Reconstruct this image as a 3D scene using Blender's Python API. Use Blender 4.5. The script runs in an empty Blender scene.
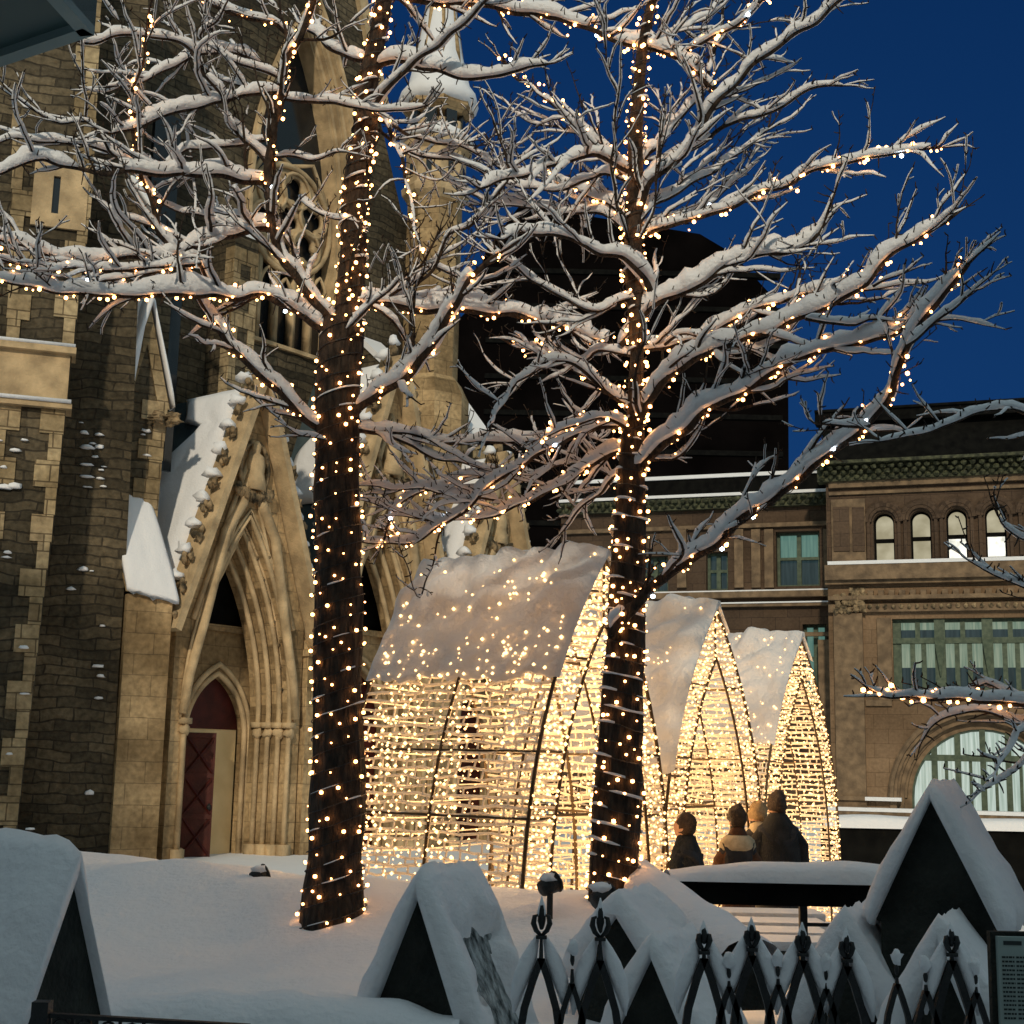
import bpy, math, random
from mathutils import Vector, Matrix, noise
from mathutils.geometry import tessellate_polygon
random.seed(7)
R = math.radians
SC = bpy.context.scene
COL = SC.collection
# ---------------------------------------------------------------- camera
F = 1400.0; PITCH = math.atan(253/1400); ROLL = R(1.2); CZ = 2.15
CAM = Vector((0, 0, CZ))
fw = Vector((0, math.cos(PITCH), math.sin(PITCH)))
u0_ = Vector((0, -math.sin(PITCH), math.cos(PITCH))); r0_ = Vector((1, 0, 0))
RT = r0_*math.cos(ROLL) + u0_*math.sin(ROLL)
UP = -r0_*math.sin(ROLL) + u0_*math.cos(ROLL)
cd = bpy.data.cameras.new('camera'); cam = bpy.data.objects.new('camera', cd); COL.objects.link(cam)
cd.sensor_width = 36; cd.lens = 36*F/1024; cd.clip_end = 600; cd.clip_start = 0.05
m = Matrix((RT, UP, -fw)).transposed().to_4x4(); m.translation = CAM
cam.matrix_world = m; SC.camera = cam
def ray(px, py): return fw*F + RT*(px-512) + UP*(512-py)
def P(px, py, Y):
    d = ray(px, py); return CAM + d*(Y/d.y)
def lerp(a, b, t): return a+(b-a)*t
def sstep(a, b, x):
    t = max(0., min(1., (x-a)/(b-a))); return t*t*(3-2*t)
def interp(tab, x):
    if x <= tab[0][0]: return tab[0][1]
    for (a, va), (b, vb) in zip(tab, tab[1:]):
        if x <= b: return lerp(va, vb, (x-a)/(b-a))
    return tab[-1][1]
Z = Vector((0, 0, 1))
# ---------------------------------------------------------------- materials
M = {}
def newmat(name):
    mt = bpy.data.materials.new(name); mt.use_nodes = True; nt = mt.node_tree
    return mt, nt, nt.nodes['Principled BSDF'], nt.nodes, nt.links
def noise_mat(name, c1, c2, scale=6, rough=.8, bump=.0, bscale=40, detail=4, metal=0., spec=.3, stretch=None):
    mt, nt, b, N, L = newmat(name)
    tc = N.new('ShaderNodeTexCoord'); src = tc.outputs['Object']
    if stretch:
        mp = N.new('ShaderNodeMapping'); mp.inputs['Scale'].default_value = stretch; L.new(src, mp.inputs[0]); src = mp.outputs[0]
    n = N.new('ShaderNodeTexNoise'); n.inputs['Scale'].default_value = scale; n.inputs['Detail'].default_value = detail
    L.new(src, n.inputs['Vector'])
    r = N.new('ShaderNodeValToRGB'); r.color_ramp.elements[0].position = .35; r.color_ramp.elements[1].position = .68
    r.color_ramp.elements[0].color = (*c1, 1); r.color_ramp.elements[1].color = (*c2, 1)
    L.new(n.outputs['Fac'], r.inputs[0]); L.new(r.outputs[0], b.inputs['Base Color'])
    b.inputs['Roughness'].default_value = rough; b.inputs['Metallic'].default_value = metal
    b.inputs['Specular IOR Level'].default_value = spec
    if bump:
        n2 = N.new('ShaderNodeTexNoise'); n2.inputs['Scale'].default_value = bscale; n2.inputs['Detail'].default_value = 5
        L.new(src, n2.inputs['Vector'])
        bp = N.new('ShaderNodeBump'); bp.inputs['Strength'].default_value = bump; bp.inputs['Distance'].default_value = .05
        L.new(n2.outputs['Fac'], bp.inputs['Height']); L.new(bp.outputs[0], b.inputs['Normal'])
    M[name] = mt; return mt
def stone_mat(name, c1, c2, cm, bw, bh, mortar=.012, vari=.5, bump=.5, stain=(.5, .5, .5), sscale=.5, warp=.06):
    mt, nt, b, N, L = newmat(name)
    uv = N.new('ShaderNodeUVMap'); uv.uv_map = 'UVMap'
    wn = N.new('ShaderNodeTexNoise'); wn.inputs['Scale'].default_value = 1.1; L.new(uv.outputs[0], wn.inputs['Vector'])
    ad = N.new('ShaderNodeVectorMath'); ad.operation = 'MULTIPLY_ADD'; ad.inputs[1].default_value = (warp, warp, 0)
    L.new(wn.outputs['Color'], ad.inputs[0]); L.new(uv.outputs[0], ad.inputs[2])
    br = N.new('ShaderNodeTexBrick'); br.inputs['Scale'].default_value = 1
    br.inputs['Color1'].default_value = (*c1, 1); br.inputs['Color2'].default_value = (*c2, 1); br.inputs['Mortar'].default_value = (*cm, 1)
    br.inputs['Brick Width'].default_value = bw; br.inputs['Row Height'].default_value = bh
    br.inputs['Mortar Size'].default_value = mortar; br.inputs['Mortar Smooth'].default_value = .3; br.inputs['Bias'].default_value = 0
    L.new(ad.outputs[0], br.inputs['Vector'])
    n = N.new('ShaderNodeTexNoise'); n.inputs['Scale'].default_value = sscale; n.inputs['Detail'].default_value = 6; L.new(uv.outputs[0], n.inputs['Vector'])
    r = N.new('ShaderNodeValToRGB'); r.color_ramp.elements[0].position = .4; r.color_ramp.elements[1].position = .62
    r.color_ramp.elements[0].color = (*stain, 1); r.color_ramp.elements[1].color = (1, 1, 1, 1); L.new(n.outputs['Fac'], r.inputs[0])
    mx = N.new('ShaderNodeMixRGB'); mx.blend_type = 'MULTIPLY'; mx.inputs[0].default_value = 1
    L.new(br.outputs['Color'], mx.inputs[1]); L.new(r.outputs[0], mx.inputs[2])
    n3 = N.new('ShaderNodeTexNoise'); n3.inputs['Scale'].default_value = 9; n3.inputs['Detail'].default_value = 6; L.new(uv.outputs[0], n3.inputs['Vector'])
    r3 = N.new('ShaderNodeValToRGB'); r3.color_ramp.elements[0].color = (.55, .55, .55, 1); r3.color_ramp.elements[0].position = .3
    r3.color_ramp.elements[1].color = (1.15, 1.15, 1.15, 1); r3.color_ramp.elements[1].position = .7; L.new(n3.outputs['Fac'], r3.inputs[0])
    m2 = N.new('ShaderNodeMixRGB'); m2.blend_type = 'MULTIPLY'; m2.inputs[0].default_value = vari
    L.new(mx.outputs[0], m2.inputs[1]); L.new(r3.outputs[0], m2.inputs[2]); L.new(m2.outputs[0], b.inputs['Base Color'])
    b.inputs['Roughness'].default_value = .9; b.inputs['Specular IOR Level'].default_value = .2
    sb = N.new('ShaderNodeMath'); sb.operation = 'MULTIPLY_ADD'; sb.inputs[1].default_value = -.8
    L.new(br.outputs['Fac'], sb.inputs[0]); L.new(n3.outputs['Fac'], sb.inputs[2])
    bp = N.new('ShaderNodeBump'); bp.inputs['Strength'].default_value = bump; bp.inputs['Distance'].default_value = .04
    L.new(sb.outputs[0], bp.inputs['Height']); L.new(bp.outputs[0], b.inputs['Normal'])
    M[name] = mt; return mt
def flat(name, c, rough=.5, metal=0., spec=.4):
    mt, nt, b, N, L = newmat(name); b.inputs['Base Color'].default_value = (*c, 1)
    b.inputs['Roughness'].default_value = rough; b.inputs['Metallic'].default_value = metal; b.inputs['Specular IOR Level'].default_value = spec
    M[name] = mt; return mt
def emit(name, c, s, sampling=True):
    mt = bpy.data.materials.new(name); mt.use_nodes = True; nt = mt.node_tree; nt.nodes.clear()
    e = nt.nodes.new('ShaderNodeEmission'); e.inputs[0].default_value = (*c, 1); e.inputs[1].default_value = s
    o = nt.nodes.new('ShaderNodeOutputMaterial'); nt.links.new(e.outputs[0], o.inputs[0])
    if not sampling: mt.cycles.emission_sampling = 'NONE'
    M[name] = mt; return mt
def window_mat(name, c1, c2, s, scale=2.0, stretch=(8, 8, 1)):
    """a lit room behind curtains: the pane gives off light, uneven"""
    mt, nt, b, N, L = newmat(name)
    uv = N.new('ShaderNodeUVMap'); uv.uv_map = 'UVMap'
    mp = N.new('ShaderNodeMapping'); mp.inputs['Scale'].default_value = stretch; L.new(uv.outputs[0], mp.inputs[0])
    n = N.new('ShaderNodeTexNoise'); n.inputs['Scale'].default_value = scale; n.inputs['Detail'].default_value = 3; L.new(mp.outputs[0], n.inputs['Vector'])
    r = N.new('ShaderNodeValToRGB'); r.color_ramp.elements[0].position = .35; r.color_ramp.elements[1].position = .68
    r.color_ramp.elements[0].color = (*c1, 1); r.color_ramp.elements[1].color = (*c2, 1); L.new(n.outputs['Fac'], r.inputs[0])
    b.inputs['Base Color'].default_value = (.02, .02, .02, 1); b.inputs['Roughness'].default_value = .15
    L.new(r.outputs[0], b.inputs['Emission Color']); b.inputs['Emission Strength'].default_value = s
    mt.cycles.emission_sampling = 'NONE'
    M[name] = mt; return mt
def snow_mat(name, transl=0., scale=3, c=(.82, .83, .86), bump=.35):
    mt, nt, b, N, L = newmat(name)
    b.inputs['Base Color'].default_value = (*c, 1); b.inputs['Roughness'].default_value = .65; b.inputs['Specular IOR Level'].default_value = .25
    tc = N.new('ShaderNodeTexCoord')
    n = N.new('ShaderNodeTexNoise'); n.inputs['Scale'].default_value = scale; n.inputs['Detail'].default_value = 7; n.inputs['Roughness'].default_value = .55
    L.new(tc.outputs['Object'], n.inputs['Vector'])
    bp = N.new('ShaderNodeBump'); bp.inputs['Strength'].default_value = bump; bp.inputs['Distance'].default_value = .08
    nf = N.new('ShaderNodeTexNoise'); nf.inputs['Scale'].default_value = 26; nf.inputs['Detail'].default_value = 4; L.new(tc.outputs['Object'], nf.inputs['Vector'])
    am = N.new('ShaderNodeMath'); am.operation = 'MULTIPLY_ADD'; am.inputs[1].default_value = .22; L.new(nf.outputs['Fac'], am.inputs[0]); L.new(n.outputs['Fac'], am.inputs[2])
    L.new(am.outputs[0], bp.inputs['Height']); L.new(bp.outputs[0], b.inputs['Normal'])
    if transl:
        t = N.new('ShaderNodeBsdfTranslucent'); t.inputs[0].default_value = (1, .95, .88, 1)
        mx = N.new('ShaderNodeMixShader'); mx.inputs[0].default_value = transl
        L.new(b.outputs[0], mx.inputs[1]); L.new(t.outputs[0], mx.inputs[2]); L.new(mx.outputs[0], N['Material Output'].inputs[0])
    M[name] = mt; return mt
snow_mat('snow', 0, 3, bump=.55); snow_mat('branch_snow', .0, 14, bump=.5); snow_mat('tent_snow', .15, 7, c=(.66, .68, .71), bump=.8); snow_mat('roof_snow', 0, 2.2, bump=.5)
snow_mat('wire_snow', .3, 30, c=(.85, .8, .7))
noise_mat('bark', (.016, .011, .008), (.075, .05, .034), 16, .85, 1.0, 30, stretch=(1.6, 1.6, .45))
noise_mat('iron', (.005, .006, .007), (.014, .017, .018), 12, .5, .3, 80, spec=.4)
noise_mat('dark_stone', (.012, .015, .013), (.035, .038, .032), 5, .85, .6, 30)
noise_mat('frosted_slate', (.03, .04, .04), (.55, .6, .62), 9, .8, .6, 30, detail=8, stretch=(3, 3, 1))
noise_mat('slate', (.035, .055, .065), (.07, .10, .11), 2, .6, .3, 30)
stone_mat('ashlar', (.60, .43, .235), (.50, .355, .19), (.33, .235, .13), .75, .42, .009, .8, .5, (.42, .40, .37), .55)
stone_mat('quoin', (.60, .47, .28), (.42, .32, .19), (.2, .15, .09), .55, .33, .015, .8, .6, (.5, .48, .44), .6)
stone_mat('rubble', (.19, .15, .094), (.088, .072, .048), (.07, .057, .04), .62, .20, .016, 1.0, 1.0, (.45, .46, .46), .45, .32)
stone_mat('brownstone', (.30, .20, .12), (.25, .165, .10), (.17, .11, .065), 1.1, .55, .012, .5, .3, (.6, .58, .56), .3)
stone_mat('brownstone_dark', (.13, .085, .055), (.105, .07, .048), (.06, .04, .03), 1.0, .5, .012, .5, .3, (.6, .6, .6), .3)  # darker brownstone copy; dimmer light on the upper wall put into the colour
noise_mat('brown_trim', (.125, .085, .052), (.25, .17, .10), 3, .8, .4, 12)
noise_mat('carved', (.05, .04, .025), (.42, .30, .17), 5, .9, 1.0, 8, detail=6)
noise_mat('copper_cornice', (.015, .018, .010), (.10, .105, .055), 5, .7, .8, 6, detail=3)
noise_mat('trim', (.34, .25, .145), (.66, .49, .285), 2.2, .85, .4, 20)
noise_mat('lead_roof', (.004, .004, .004), (.009, .009, .008), 3, .9, .2, 10, spec=.05)
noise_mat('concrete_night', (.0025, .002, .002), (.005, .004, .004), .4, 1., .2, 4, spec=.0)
noise_mat('door_red', (.045, .008, .006), (.08, .014, .010), 4, .5, .2, 30)
noise_mat('door_cream', (.66, .50, .26), (.78, .61, .34), 2, .5)
noise_mat('window_green', (.05, .075, .05), (.10, .13, .085), 6, .5)
noise_mat('canopy', (.035, .06, .06), (.05, .085, .082), 2, .45)
noise_mat('canopy_pale', (.14, .19, .19), (.2, .26, .26), 2, .5)
noise_mat('metal_frame', (.05, .035, .02), (.10, .07, .04), 8, .5, metal=.4)
noise_mat('coat_black', (.008, .009, .011), (.02, .022, .025), 9, .85, .4, 60)
noise_mat('coat_brown', (.07, .03, .015), (.12, .055, .028), 9, .85, .4, 60)
noise_mat('cream_wool', (.4, .33, .22), (.55, .46, .32), 20, .95, .5, 90)
noise_mat('skin', (.42, .24, .16), (.5, .3, .2), 6, .55)
noise_mat('hair_dark', (.02, .012, .008), (.05, .03, .02), 30, .6, .5, 90)
noise_mat('hair_fair', (.25, .17, .09), (.35, .25, .13), 30, .6, .5, 90)
noise_mat('trousers', (.015, .017, .022), (.03, .032, .04), 9, .9)
noise_mat('orange_cloth', (.6, .16, .05), (.7, .2, .07), 9, .8)
noise_mat('asphalt', (.04, .04, .042), (.06, .06, .06), 6, .9, .3, 60)
flat('dark_glass', (.012, .016, .02), .12, 0, .6)
flat('sign_plate', (.30, .38, .36), .5); flat('sign_ink', (.02, .03, .03), .6)
emit('bulb', (1.0, .42, .13), 14.0); emit('tent_bulb', (1.0, .54, .21), 4.6, False)
emit('cool_bulb', (.75, .9, 1.0), 9.0)
window_mat('pane_cream', (.50, .44, .27), (.75, .68, .46), .62, 1.2, (1.2, 1.2, 1))
window_mat('pane_bright', (.8, .8, .68), (2.2, 2.1, 1.8), .8, 1.0, (2, 2, 1))
window_mat('pane_curtain', (.20, .30, .22), (.42, .50, .36), .62, 2, (7, .35, 1))
window_mat('pane_teal', (.09, .20, .17), (.16, .30, .24), .75, 2, (5, .3, 1))
window_mat('pane_dim', (.012, .028, .032), (.03, .055, .06), .8, 2, (5, .3, 1))
window_mat('pane_hall', (.38, .50, .42), (.70, .82, .74), .8, 2, (6, .25, 1))
# ---------------------------------------------------------------- mesh builder
SPLIT = {'string_course', 'lancet', 'carved_corbel', 'pane', 'curtain', 'panel', 'snow', 'post', 'scroll', 'turret_opening', 'ledge'}
class MB:
    def __init__(s): s.v = []; s.f = []; s.mi = []; s.cur = 0
    def add(s, vs, fs):
        n = len(s.v); s.v += [tuple(v) for v in vs]; s.f += [tuple(i+n for i in f) for f in fs]; s.mi += [s.cur]*len(fs); return s
    def hexa(s, p):  # 8 points: bottom 4 (ccw), top 4
        return s.add(p, [(3, 2, 1, 0), (4, 5, 6, 7), (0, 1, 5, 4), (1, 2, 6, 5), (2, 3, 7, 6), (3, 0, 4, 7)])
    def box(s, c, sx, sy, sz, ax=None, ay=None):
        ax = ax or Vector((1, 0, 0)); ay = ay or Vector((0, 1, 0)); c = Vector(c)
        q = [c+ax*(sx/2*i)+ay*(sy/2*j)+Z*(sz/2*k) for k in (-1, 1) for i, j in ((-1, -1), (1, -1), (1, 1), (-1, 1))]
        return s.hexa(q)
    def tube(s, pts, rad, n=6, cap=True):
        pts = [Vector(p) for p in pts]; m = len(pts)
        if not hasattr(rad, '__len__'): rad = [rad]*m
        vs = []; fs = []; t0 = None; a = None
        for i, p in enumerate(pts):
            t = (pts[min(i+1, m-1)]-pts[max(i-1, 0)])
            t = t.normalized() if t.length > 1e-9 else Z
            if a is None:
                a = t.cross(Z if abs(t.z) < .9 else Vector((1, 0, 0))).normalized()
            else:
                a = (a - t*a.dot(t)); a = a.normalized() if a.length > 1e-6 else t.orthogonal().normalized()
            b = t.cross(a)
            for k in range(n):
                w = 2*math.pi*k/n; vs.append(p+(a*math.cos(w)+b*math.sin(w))*rad[i])
        for i in range(m-1):
            for k in range(n):
                k2 = (k+1) % n; fs.append((i*n+k, i*n+k2, (i+1)*n+k2, (i+1)*n+k))
        if cap: fs.append(tuple(range(n-1, -1, -1))); fs.append(tuple((m-1)*n+k for k in range(n)))
        return s.add(vs, fs)
    def rings(s, rings, cap=True, close=True):
        n = len(rings[0]); vs = [v for r in rings for v in r]; fs = []
        for i in range(len(rings)-1):
            for k in range(n if close else n-1):
                k2 = (k+1) % n; fs.append((i*n+k, i*n+k2, (i+1)*n+k2, (i+1)*n+k))
        if cap and close: fs.append(tuple(range(n-1, -1, -1))); fs.append(tuple((len(rings)-1)*n+k for k in range(n)))
        return s.add(vs, fs)
    def blob(s, c, rx, ry, rz, seed=0., amp=.15, nu=8, nv=5, fl=1.0, ax=None, ay=None):
        c = Vector(c); ax = ax or Vector((1, 0, 0)); ay = ay or Vector((0, 1, 0)); vs = []; fs = []
        for j in range(nv+1):
            ph = -math.pi/2+math.pi*j/nv
            for k in range(nu):
                th = 2*math.pi*k/nu
                d = Vector((math.cos(ph)*math.cos(th), math.cos(ph)*math.sin(th), math.sin(ph)))
                w = 1+amp*noise.noise(d*1.7+Vector((seed, seed*.7, 3)))*2
                zz = d.z*(fl if d.z < 0 else 1)
                vs.append(c+(ax*(d.x*rx)+ay*(d.y*ry)+Z*(zz*rz))*w)
        for j in range(nv):
            for k in range(nu):
                k2 = (k+1) % nu; fs.append((j*nu+k, j*nu+k2, (j+1)*nu+k2, (j+1)*nu+k))
        return s.add(vs, fs)
    def islands(s):
        pr = list(range(len(s.v)))
        def fd(i):
            while pr[i] != i: pr[i] = pr[pr[i]]; i = pr[i]
            return i
        for f in s.f:
            a = fd(f[0])
            for k in f[1:]: pr[fd(k)] = a
        g = {}
        for f in s.f: g.setdefault(fd(f[0]), []).append(f)
        return list(g.values())
    def build(s, name, mats, parent=None, smooth=False, at=None, label=None):
        if name in SPLIT and parent is not None and mats != 'branch_snow':
            isl = s.islands()
            if 1 < len(isl) <= (12 if name != 'snow' else 60):
                out = []
                for fs in isl:
                    m_ = MB(); ids = sorted({i for f in fs for i in f}); mp = {i: k for k, i in enumerate(ids)}
                    m_.v = [s.v[i] for i in ids]; m_.f = [tuple(mp[i] for i in f) for f in fs]; m_.mi = [0]*len(fs)
                    out.append(m_.build_one(name, mats, parent, smooth, at, label))
                return out[0]
        return s.build_one(name, mats, parent, smooth, at, label)
    def build_one(s, name, mats, parent=None, smooth=False, at=None, label=None):
        if isinstance(mats, str): mats = [mats]
        off = Vector((0, 0, 0))
        if parent is not None:
            q = parent
            while q is not None: off += q.location; q = q.parent
        elif at is not None: off = Vector(at)
        me = bpy.data.meshes.new(name)
        me.from_pydata([(v[0]-off.x, v[1]-off.y, v[2]-off.z) for v in s.v], [], s.f)
        for k in mats: me.materials.append(M[k])
        if len(mats) > 1: me.polygons.foreach_set('material_index', s.mi)
        uvl = me.uv_layers.new(name='UVMap'); dat = [0.0]*(2*len(me.loops)); V = s.v
        for p in me.polygons:
            n = p.normal
            if abs(n.z) > .92: tx, ty = Vector((1, 0, 0)), Vector((0, 1, 0))
            else: tx = Vector((-n.y, n.x, 0)).normalized(); ty = n.cross(tx)
            for li in p.loop_indices:
                v = V[me.loops[li].vertex_index]
                dat[2*li] = v[0]*tx.x+v[1]*tx.y; dat[2*li+1] = v[0]*ty.x+v[1]*ty.y+v[2]*ty.z
        uvl.data.foreach_set('uv', dat)
        if smooth: me.polygons.foreach_set('use_smooth', [True]*len(me.polygons))
        me.update()
        o = bpy.data.objects.new(name, me); COL.objects.link(o)
        if parent is not None: o.parent = parent
        elif at is not None: o.location = off
        if label: o['label'] = label
        return o
def tag(o, label, cat, group=None, kind=None):
    if label: o['label'] = label
    if cat: o['category'] = cat
    if group: o['group'] = group
    if kind: o['kind'] = kind
    return o
def thing(name, label, cat, loc, group=None):
    o = bpy.data.objects.new(name, None); COL.objects.link(o); o.location = loc; o.empty_display_size = .2
    return tag(o, label, cat, group)
def struct(name, mb, mat, smooth=False):
    o = mb.build(name, mat, smooth=smooth); o['kind'] = 'structure'; return o
class Wall:
    """vertical plane: origin o, horizontal dir u, outward normal n"""
    def __init__(s, o, ang):
        s.o = Vector((o[0], o[1], 0)); a = R(ang)
        s.u = Vector((math.cos(a), math.sin(a), 0)); s.n = Vector((math.sin(a), -math.cos(a), 0))
    def p(s, u, z, d=0.): return s.o+s.u*u+s.n*d+Z*z
    def uz(s, px, py, d=0.):
        r = ray(px, py); o = s.o+s.n*d; t = (o-CAM).dot(s.n)/r.dot(s.n); q = CAM+r*t
        return ((q-s.o).dot(s.u), q.z)
    def box(s, mb, u0, u1, z0, z1, d0, d1):
        return mb.hexa([s.p(u0, z0, d1), s.p(u1, z0, d1), s.p(u1, z0, d0), s.p(u0, z0, d0),
                        s.p(u0, z1, d1), s.p(u1, z1, d1), s.p(u1, z1, d0), s.p(u0, z1, d0)])
    def plate(s, mb, outer, holes, d0, d1):
        """outline with holes, from depth d0 (back) to d1 (front)"""
        loops = [outer]+list(holes); pts = [q for l in loops for q in l]
        tri = tessellate_polygon([[Vector((a, b, 0)) for a, b in l] for l in loops])
        n = len(pts); vs = [s.p(a, b, d1) for a, b in pts]+[s.p(a, b, d0) for a, b in pts]; fs = []
        for t in tri:
            a, b, c = [Vector((pts[i][0], pts[i][1], 0)) for i in t]
            cr = (b-a).cross(c-a).z
            if abs(cr) < 1e-9: continue
            t = tuple(t) if cr > 0 else (t[0], t[2], t[1])
            fs.append(t); fs.append((t[0]+n, t[2]+n, t[1]+n))
        k = 0
        for li, l in enumerate(loops):
            ar = sum(l[i][0]*l[(i+1) % len(l)][1]-l[(i+1) % len(l)][0]*l[i][1] for i in range(len(l)))
            flip = (ar < 0) != (li > 0)
            for i in range(len(l)):
                a = k+i; b = k+(i+1) % len(l)
                fs.append((a, a+n, b+n, b) if not flip else (a, b, b+n, a+n))
            k += len(l)
        return mb.add(vs, fs)
def arch(uc, z0, hw, zs, za, n=10, p=1.0):
    """pointed arch outline, counter-clockwise from bottom left... closed at bottom"""
    h = za-zs; pts = [(uc+hw, z0)]
    # circular arc from (hw,0) to (0,h): centre at (-c,0), radius hw+c
    c = (h*h-hw*hw)/(2*hw); r = hw+c; a1 = math.atan2(h, c)
    right = [(uc-c+r*math.cos(a1*i/n), zs+r*math.sin(a1*i/n)) for i in range(n+1)]
    left = [(2*uc-a, b) for a, b in reversed(right[:-1])]
    return pts+right+left+[(uc-hw, z0)]
def rarch(uc, z0, hw, zs, n=14):
    return [(uc+hw, z0)]+[(uc+hw*math.cos(math.pi*i/n), zs+hw*math.sin(math.pi*i/n)) for i in range(n+1)]+[(uc-hw, z0)]
def circ(uc, zc, r, n=20): return [(uc+r*math.cos(2*math.pi*i/n), zc+r*math.sin(2*math.pi*i/n)) for i in range(n)]
def foil(uc, zc, r, k=3, rot=math.pi/2, n=30):
    o = []
    for i in range(n):
        t = 2*math.pi*i/n; o.append((uc+r*(.62+.38*abs(math.cos((t-rot)*k/2)))*math.cos(t), zc+r*(.62+.38*abs(math.cos((t-rot)*k/2)))*math.sin(t)))
    return o
def rect(u0, u1, z0, z1): return [(u0, z0), (u1, z0), (u1, z1), (u0, z1)]
# ================================================================ THE GROUND
CREST = [(-14, 15.5), (-6, 13), (-3, 11.6), (-1.4, 10.2), (0, 9.3), (.9, 9.1)]
def gh(x, y):
    c = interp(CREST, x); nz = noise.noise(Vector((x*.8, y*.8, 1)))*.09+noise.noise(Vector((x*2.7, y*2.7, 5)))*.03
    if y < 5.2: lawn = .35
    else: lawn = lerp(.35, 1.02, sstep(5.2, 6.2, y))
    if y >= 6.2: lawn = lerp(1.02, 1.35, sstep(min(8.6, c-2), c-.1, y))
    lawn = lerp(lawn, .12, sstep(c+.35, c+2.6, y))
    right = .02
    g = lerp(lawn, right, sstep(.95, 1.7, x)) if y < 12 else lawn
    return g+nz*(1 if y < c+.5 else .35)*(.3 if x > 1.5 else 1)
mb = MB()
xs = [-70, -45, -30, -22, -17, -14]+[-12+.3*i for i in range(0, 20)]+[-6+.11*i for i in range(0, 82)]+[3.1+.4*i for i in range(24)]+[14, 18, 24, 32, 45, 70, 110]
ys = [-40, -20, -8, -2, 2, 4]+[5+.1*i for i in range(0, 90)]+[14.2+.4*i for i in range(16)]+[21, 23, 26, 30, 35, 42, 55, 80, 120, 200, 400]
vs = [(x, y, gh(x, y)) for y in ys for x in xs]; nx = len(xs)
fs = [(j*nx+i, j*nx+i+1, (j+1)*nx+i+1, (j+1)*nx+i) for j in range(len(ys)-1) for i in range(nx-1)]
mb.add(vs, fs); struct('snow_ground', mb, 'snow', True)
# rolled ridge of snow lying on the low coping wall in front of the lawn
YW = 6.1
coping = thing('coping_wall', 'low dark stone wall with a long rounded ridge of snow in front of the lawn', 'wall', (P(-60, 1000, YW).x, YW, 0))
mb = MB(); xl, xr = P(-80, 1000, YW).x, P(455, 1000, YW).x
mb.box(((xl+xr)/2, YW+.12, .45), xr-xl, .3, .9); mb.build('wall', 'dark_stone', coping)
mb = MB(); rg = []
for i in range(60):
    x = lerp(xl, xr+.02, i/59); zb = .9; hh = .27+.04*noise.noise(Vector((x*1.5, 0, 0)))+.02*noise.noise(Vector((x*6, 0, 4)))
    hh += .05*sstep(-.6, -.2, x)*math.sin(x*7)
    rg.append([Vector((x, YW+.14+.24*math.cos(a)*1.1, zb+hh*max(0, math.sin(a))**.7)) for a in [math.pi*k/9 for k in range(10)]])
mb.rings(rg, close=False); mb.build('snow', 'snow', coping, True)
# ================================================================ CATHEDRAL
A = Wall((P(238, 720, 30).x, 30), 52)
ch = thing('cathedral', 'floodlit gothic stone cathedral with snowy gabled portals and a traceried window behind the trees', 'cathedral', A.p(0, 0))
def quoins(mb, W, edge, side, y0, y1, d, rh=.52, l0=.22, l1=.42):
    """alternating light corner stones down an edge given as image points"""
    z1 = W.uz(interp(edge, y0), y0)[1]; z0 = W.uz(interp(edge, y1), y1)[1]; z = z0; k = 0
    tab = sorted((W.uz(x, y)[1], W.uz(x, y)[0]) for y, x in edge)
    while z < z1:
        u = interp(tab, z+rh/2); l = l1 if k % 2 else l0; l *= random.uniform(.9, 1.1)
        W.box(mb, *((u-l, u) if side > 0 else (u, u+l)), z+.006, z+rh-.006, d-.06, d+.035+random.uniform(0, .012)); z += rh; k += 1
def polyW(W, pts): return [W.uz(*p) for p in pts]
def snowbits(mb, W, pts, d, n, s=.12):
    for _ in range(n):
        a, b = random.choice(pts); x = a[0]+random.random()*(b[0]-a[0]); y = a[1]+random.random()*(b[1]-a[1])
        u, z = W.uz(x, y); w = random.uniform(.5, 1.6)*s
        mb.blob(W.p(u, z, d), w*1.2, w*.5, w*random.uniform(.3, .8), random.random()*50, .35, 8, 4, .4, W.u, W.n)
# left buttress, battered
TA = Wall((P(40, 600, 26).x, 26), 18)
eR = [(-60, 104), (100, 97), (200, 92), (290, 80), (345, 73), (400, 67), (450, 61), (510, 55), (600, 43), (680, 34), (760, 24), (870, 12)]
eL = [(-60, 60), (100, 40), (200, 20), (290, 8), (345, 0), (400, -6), (870, -60)]
mb = MB(); out = polyW(TA, [(x, y) for y, x in reversed(eR)]+[(-330, -60), (-330, 870)]); TA.plate(mb, out, [], -1.4, 0)
bt = mb.build('buttress', 'rubble', ch)
mb = MB(); quoins(mb, TA, eR, 1, -40, 345, 0); quoins(mb, TA, eR, 1, 408, 855, 0)
quoins(mb, TA, [(-60, 10), (180, 12), (345, 6), (400, -2), (870, -62)], -1, 120, 345, 0); quoins(mb, TA, [(-60, 12), (345, 6), (400, -2), (870, -62)], -1, 408, 855, 0)
mb.build('quoins', 'quoin', bt)
mb = MB()
z1 = TA.uz(30, 352)[1]; z0 = TA.uz(30, 402)[1]; uR = TA.uz(69, 375)[0]
TA.box(mb, uR-4.5, uR, z0, z1, -.5, .09)
TA.box(mb, uR-4.5, uR+.1, z1, z1+.12, -.5, .22); TA.box(mb, uR-4.5, uR+.1, z0-.1, z0, -.5, .17)
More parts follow.
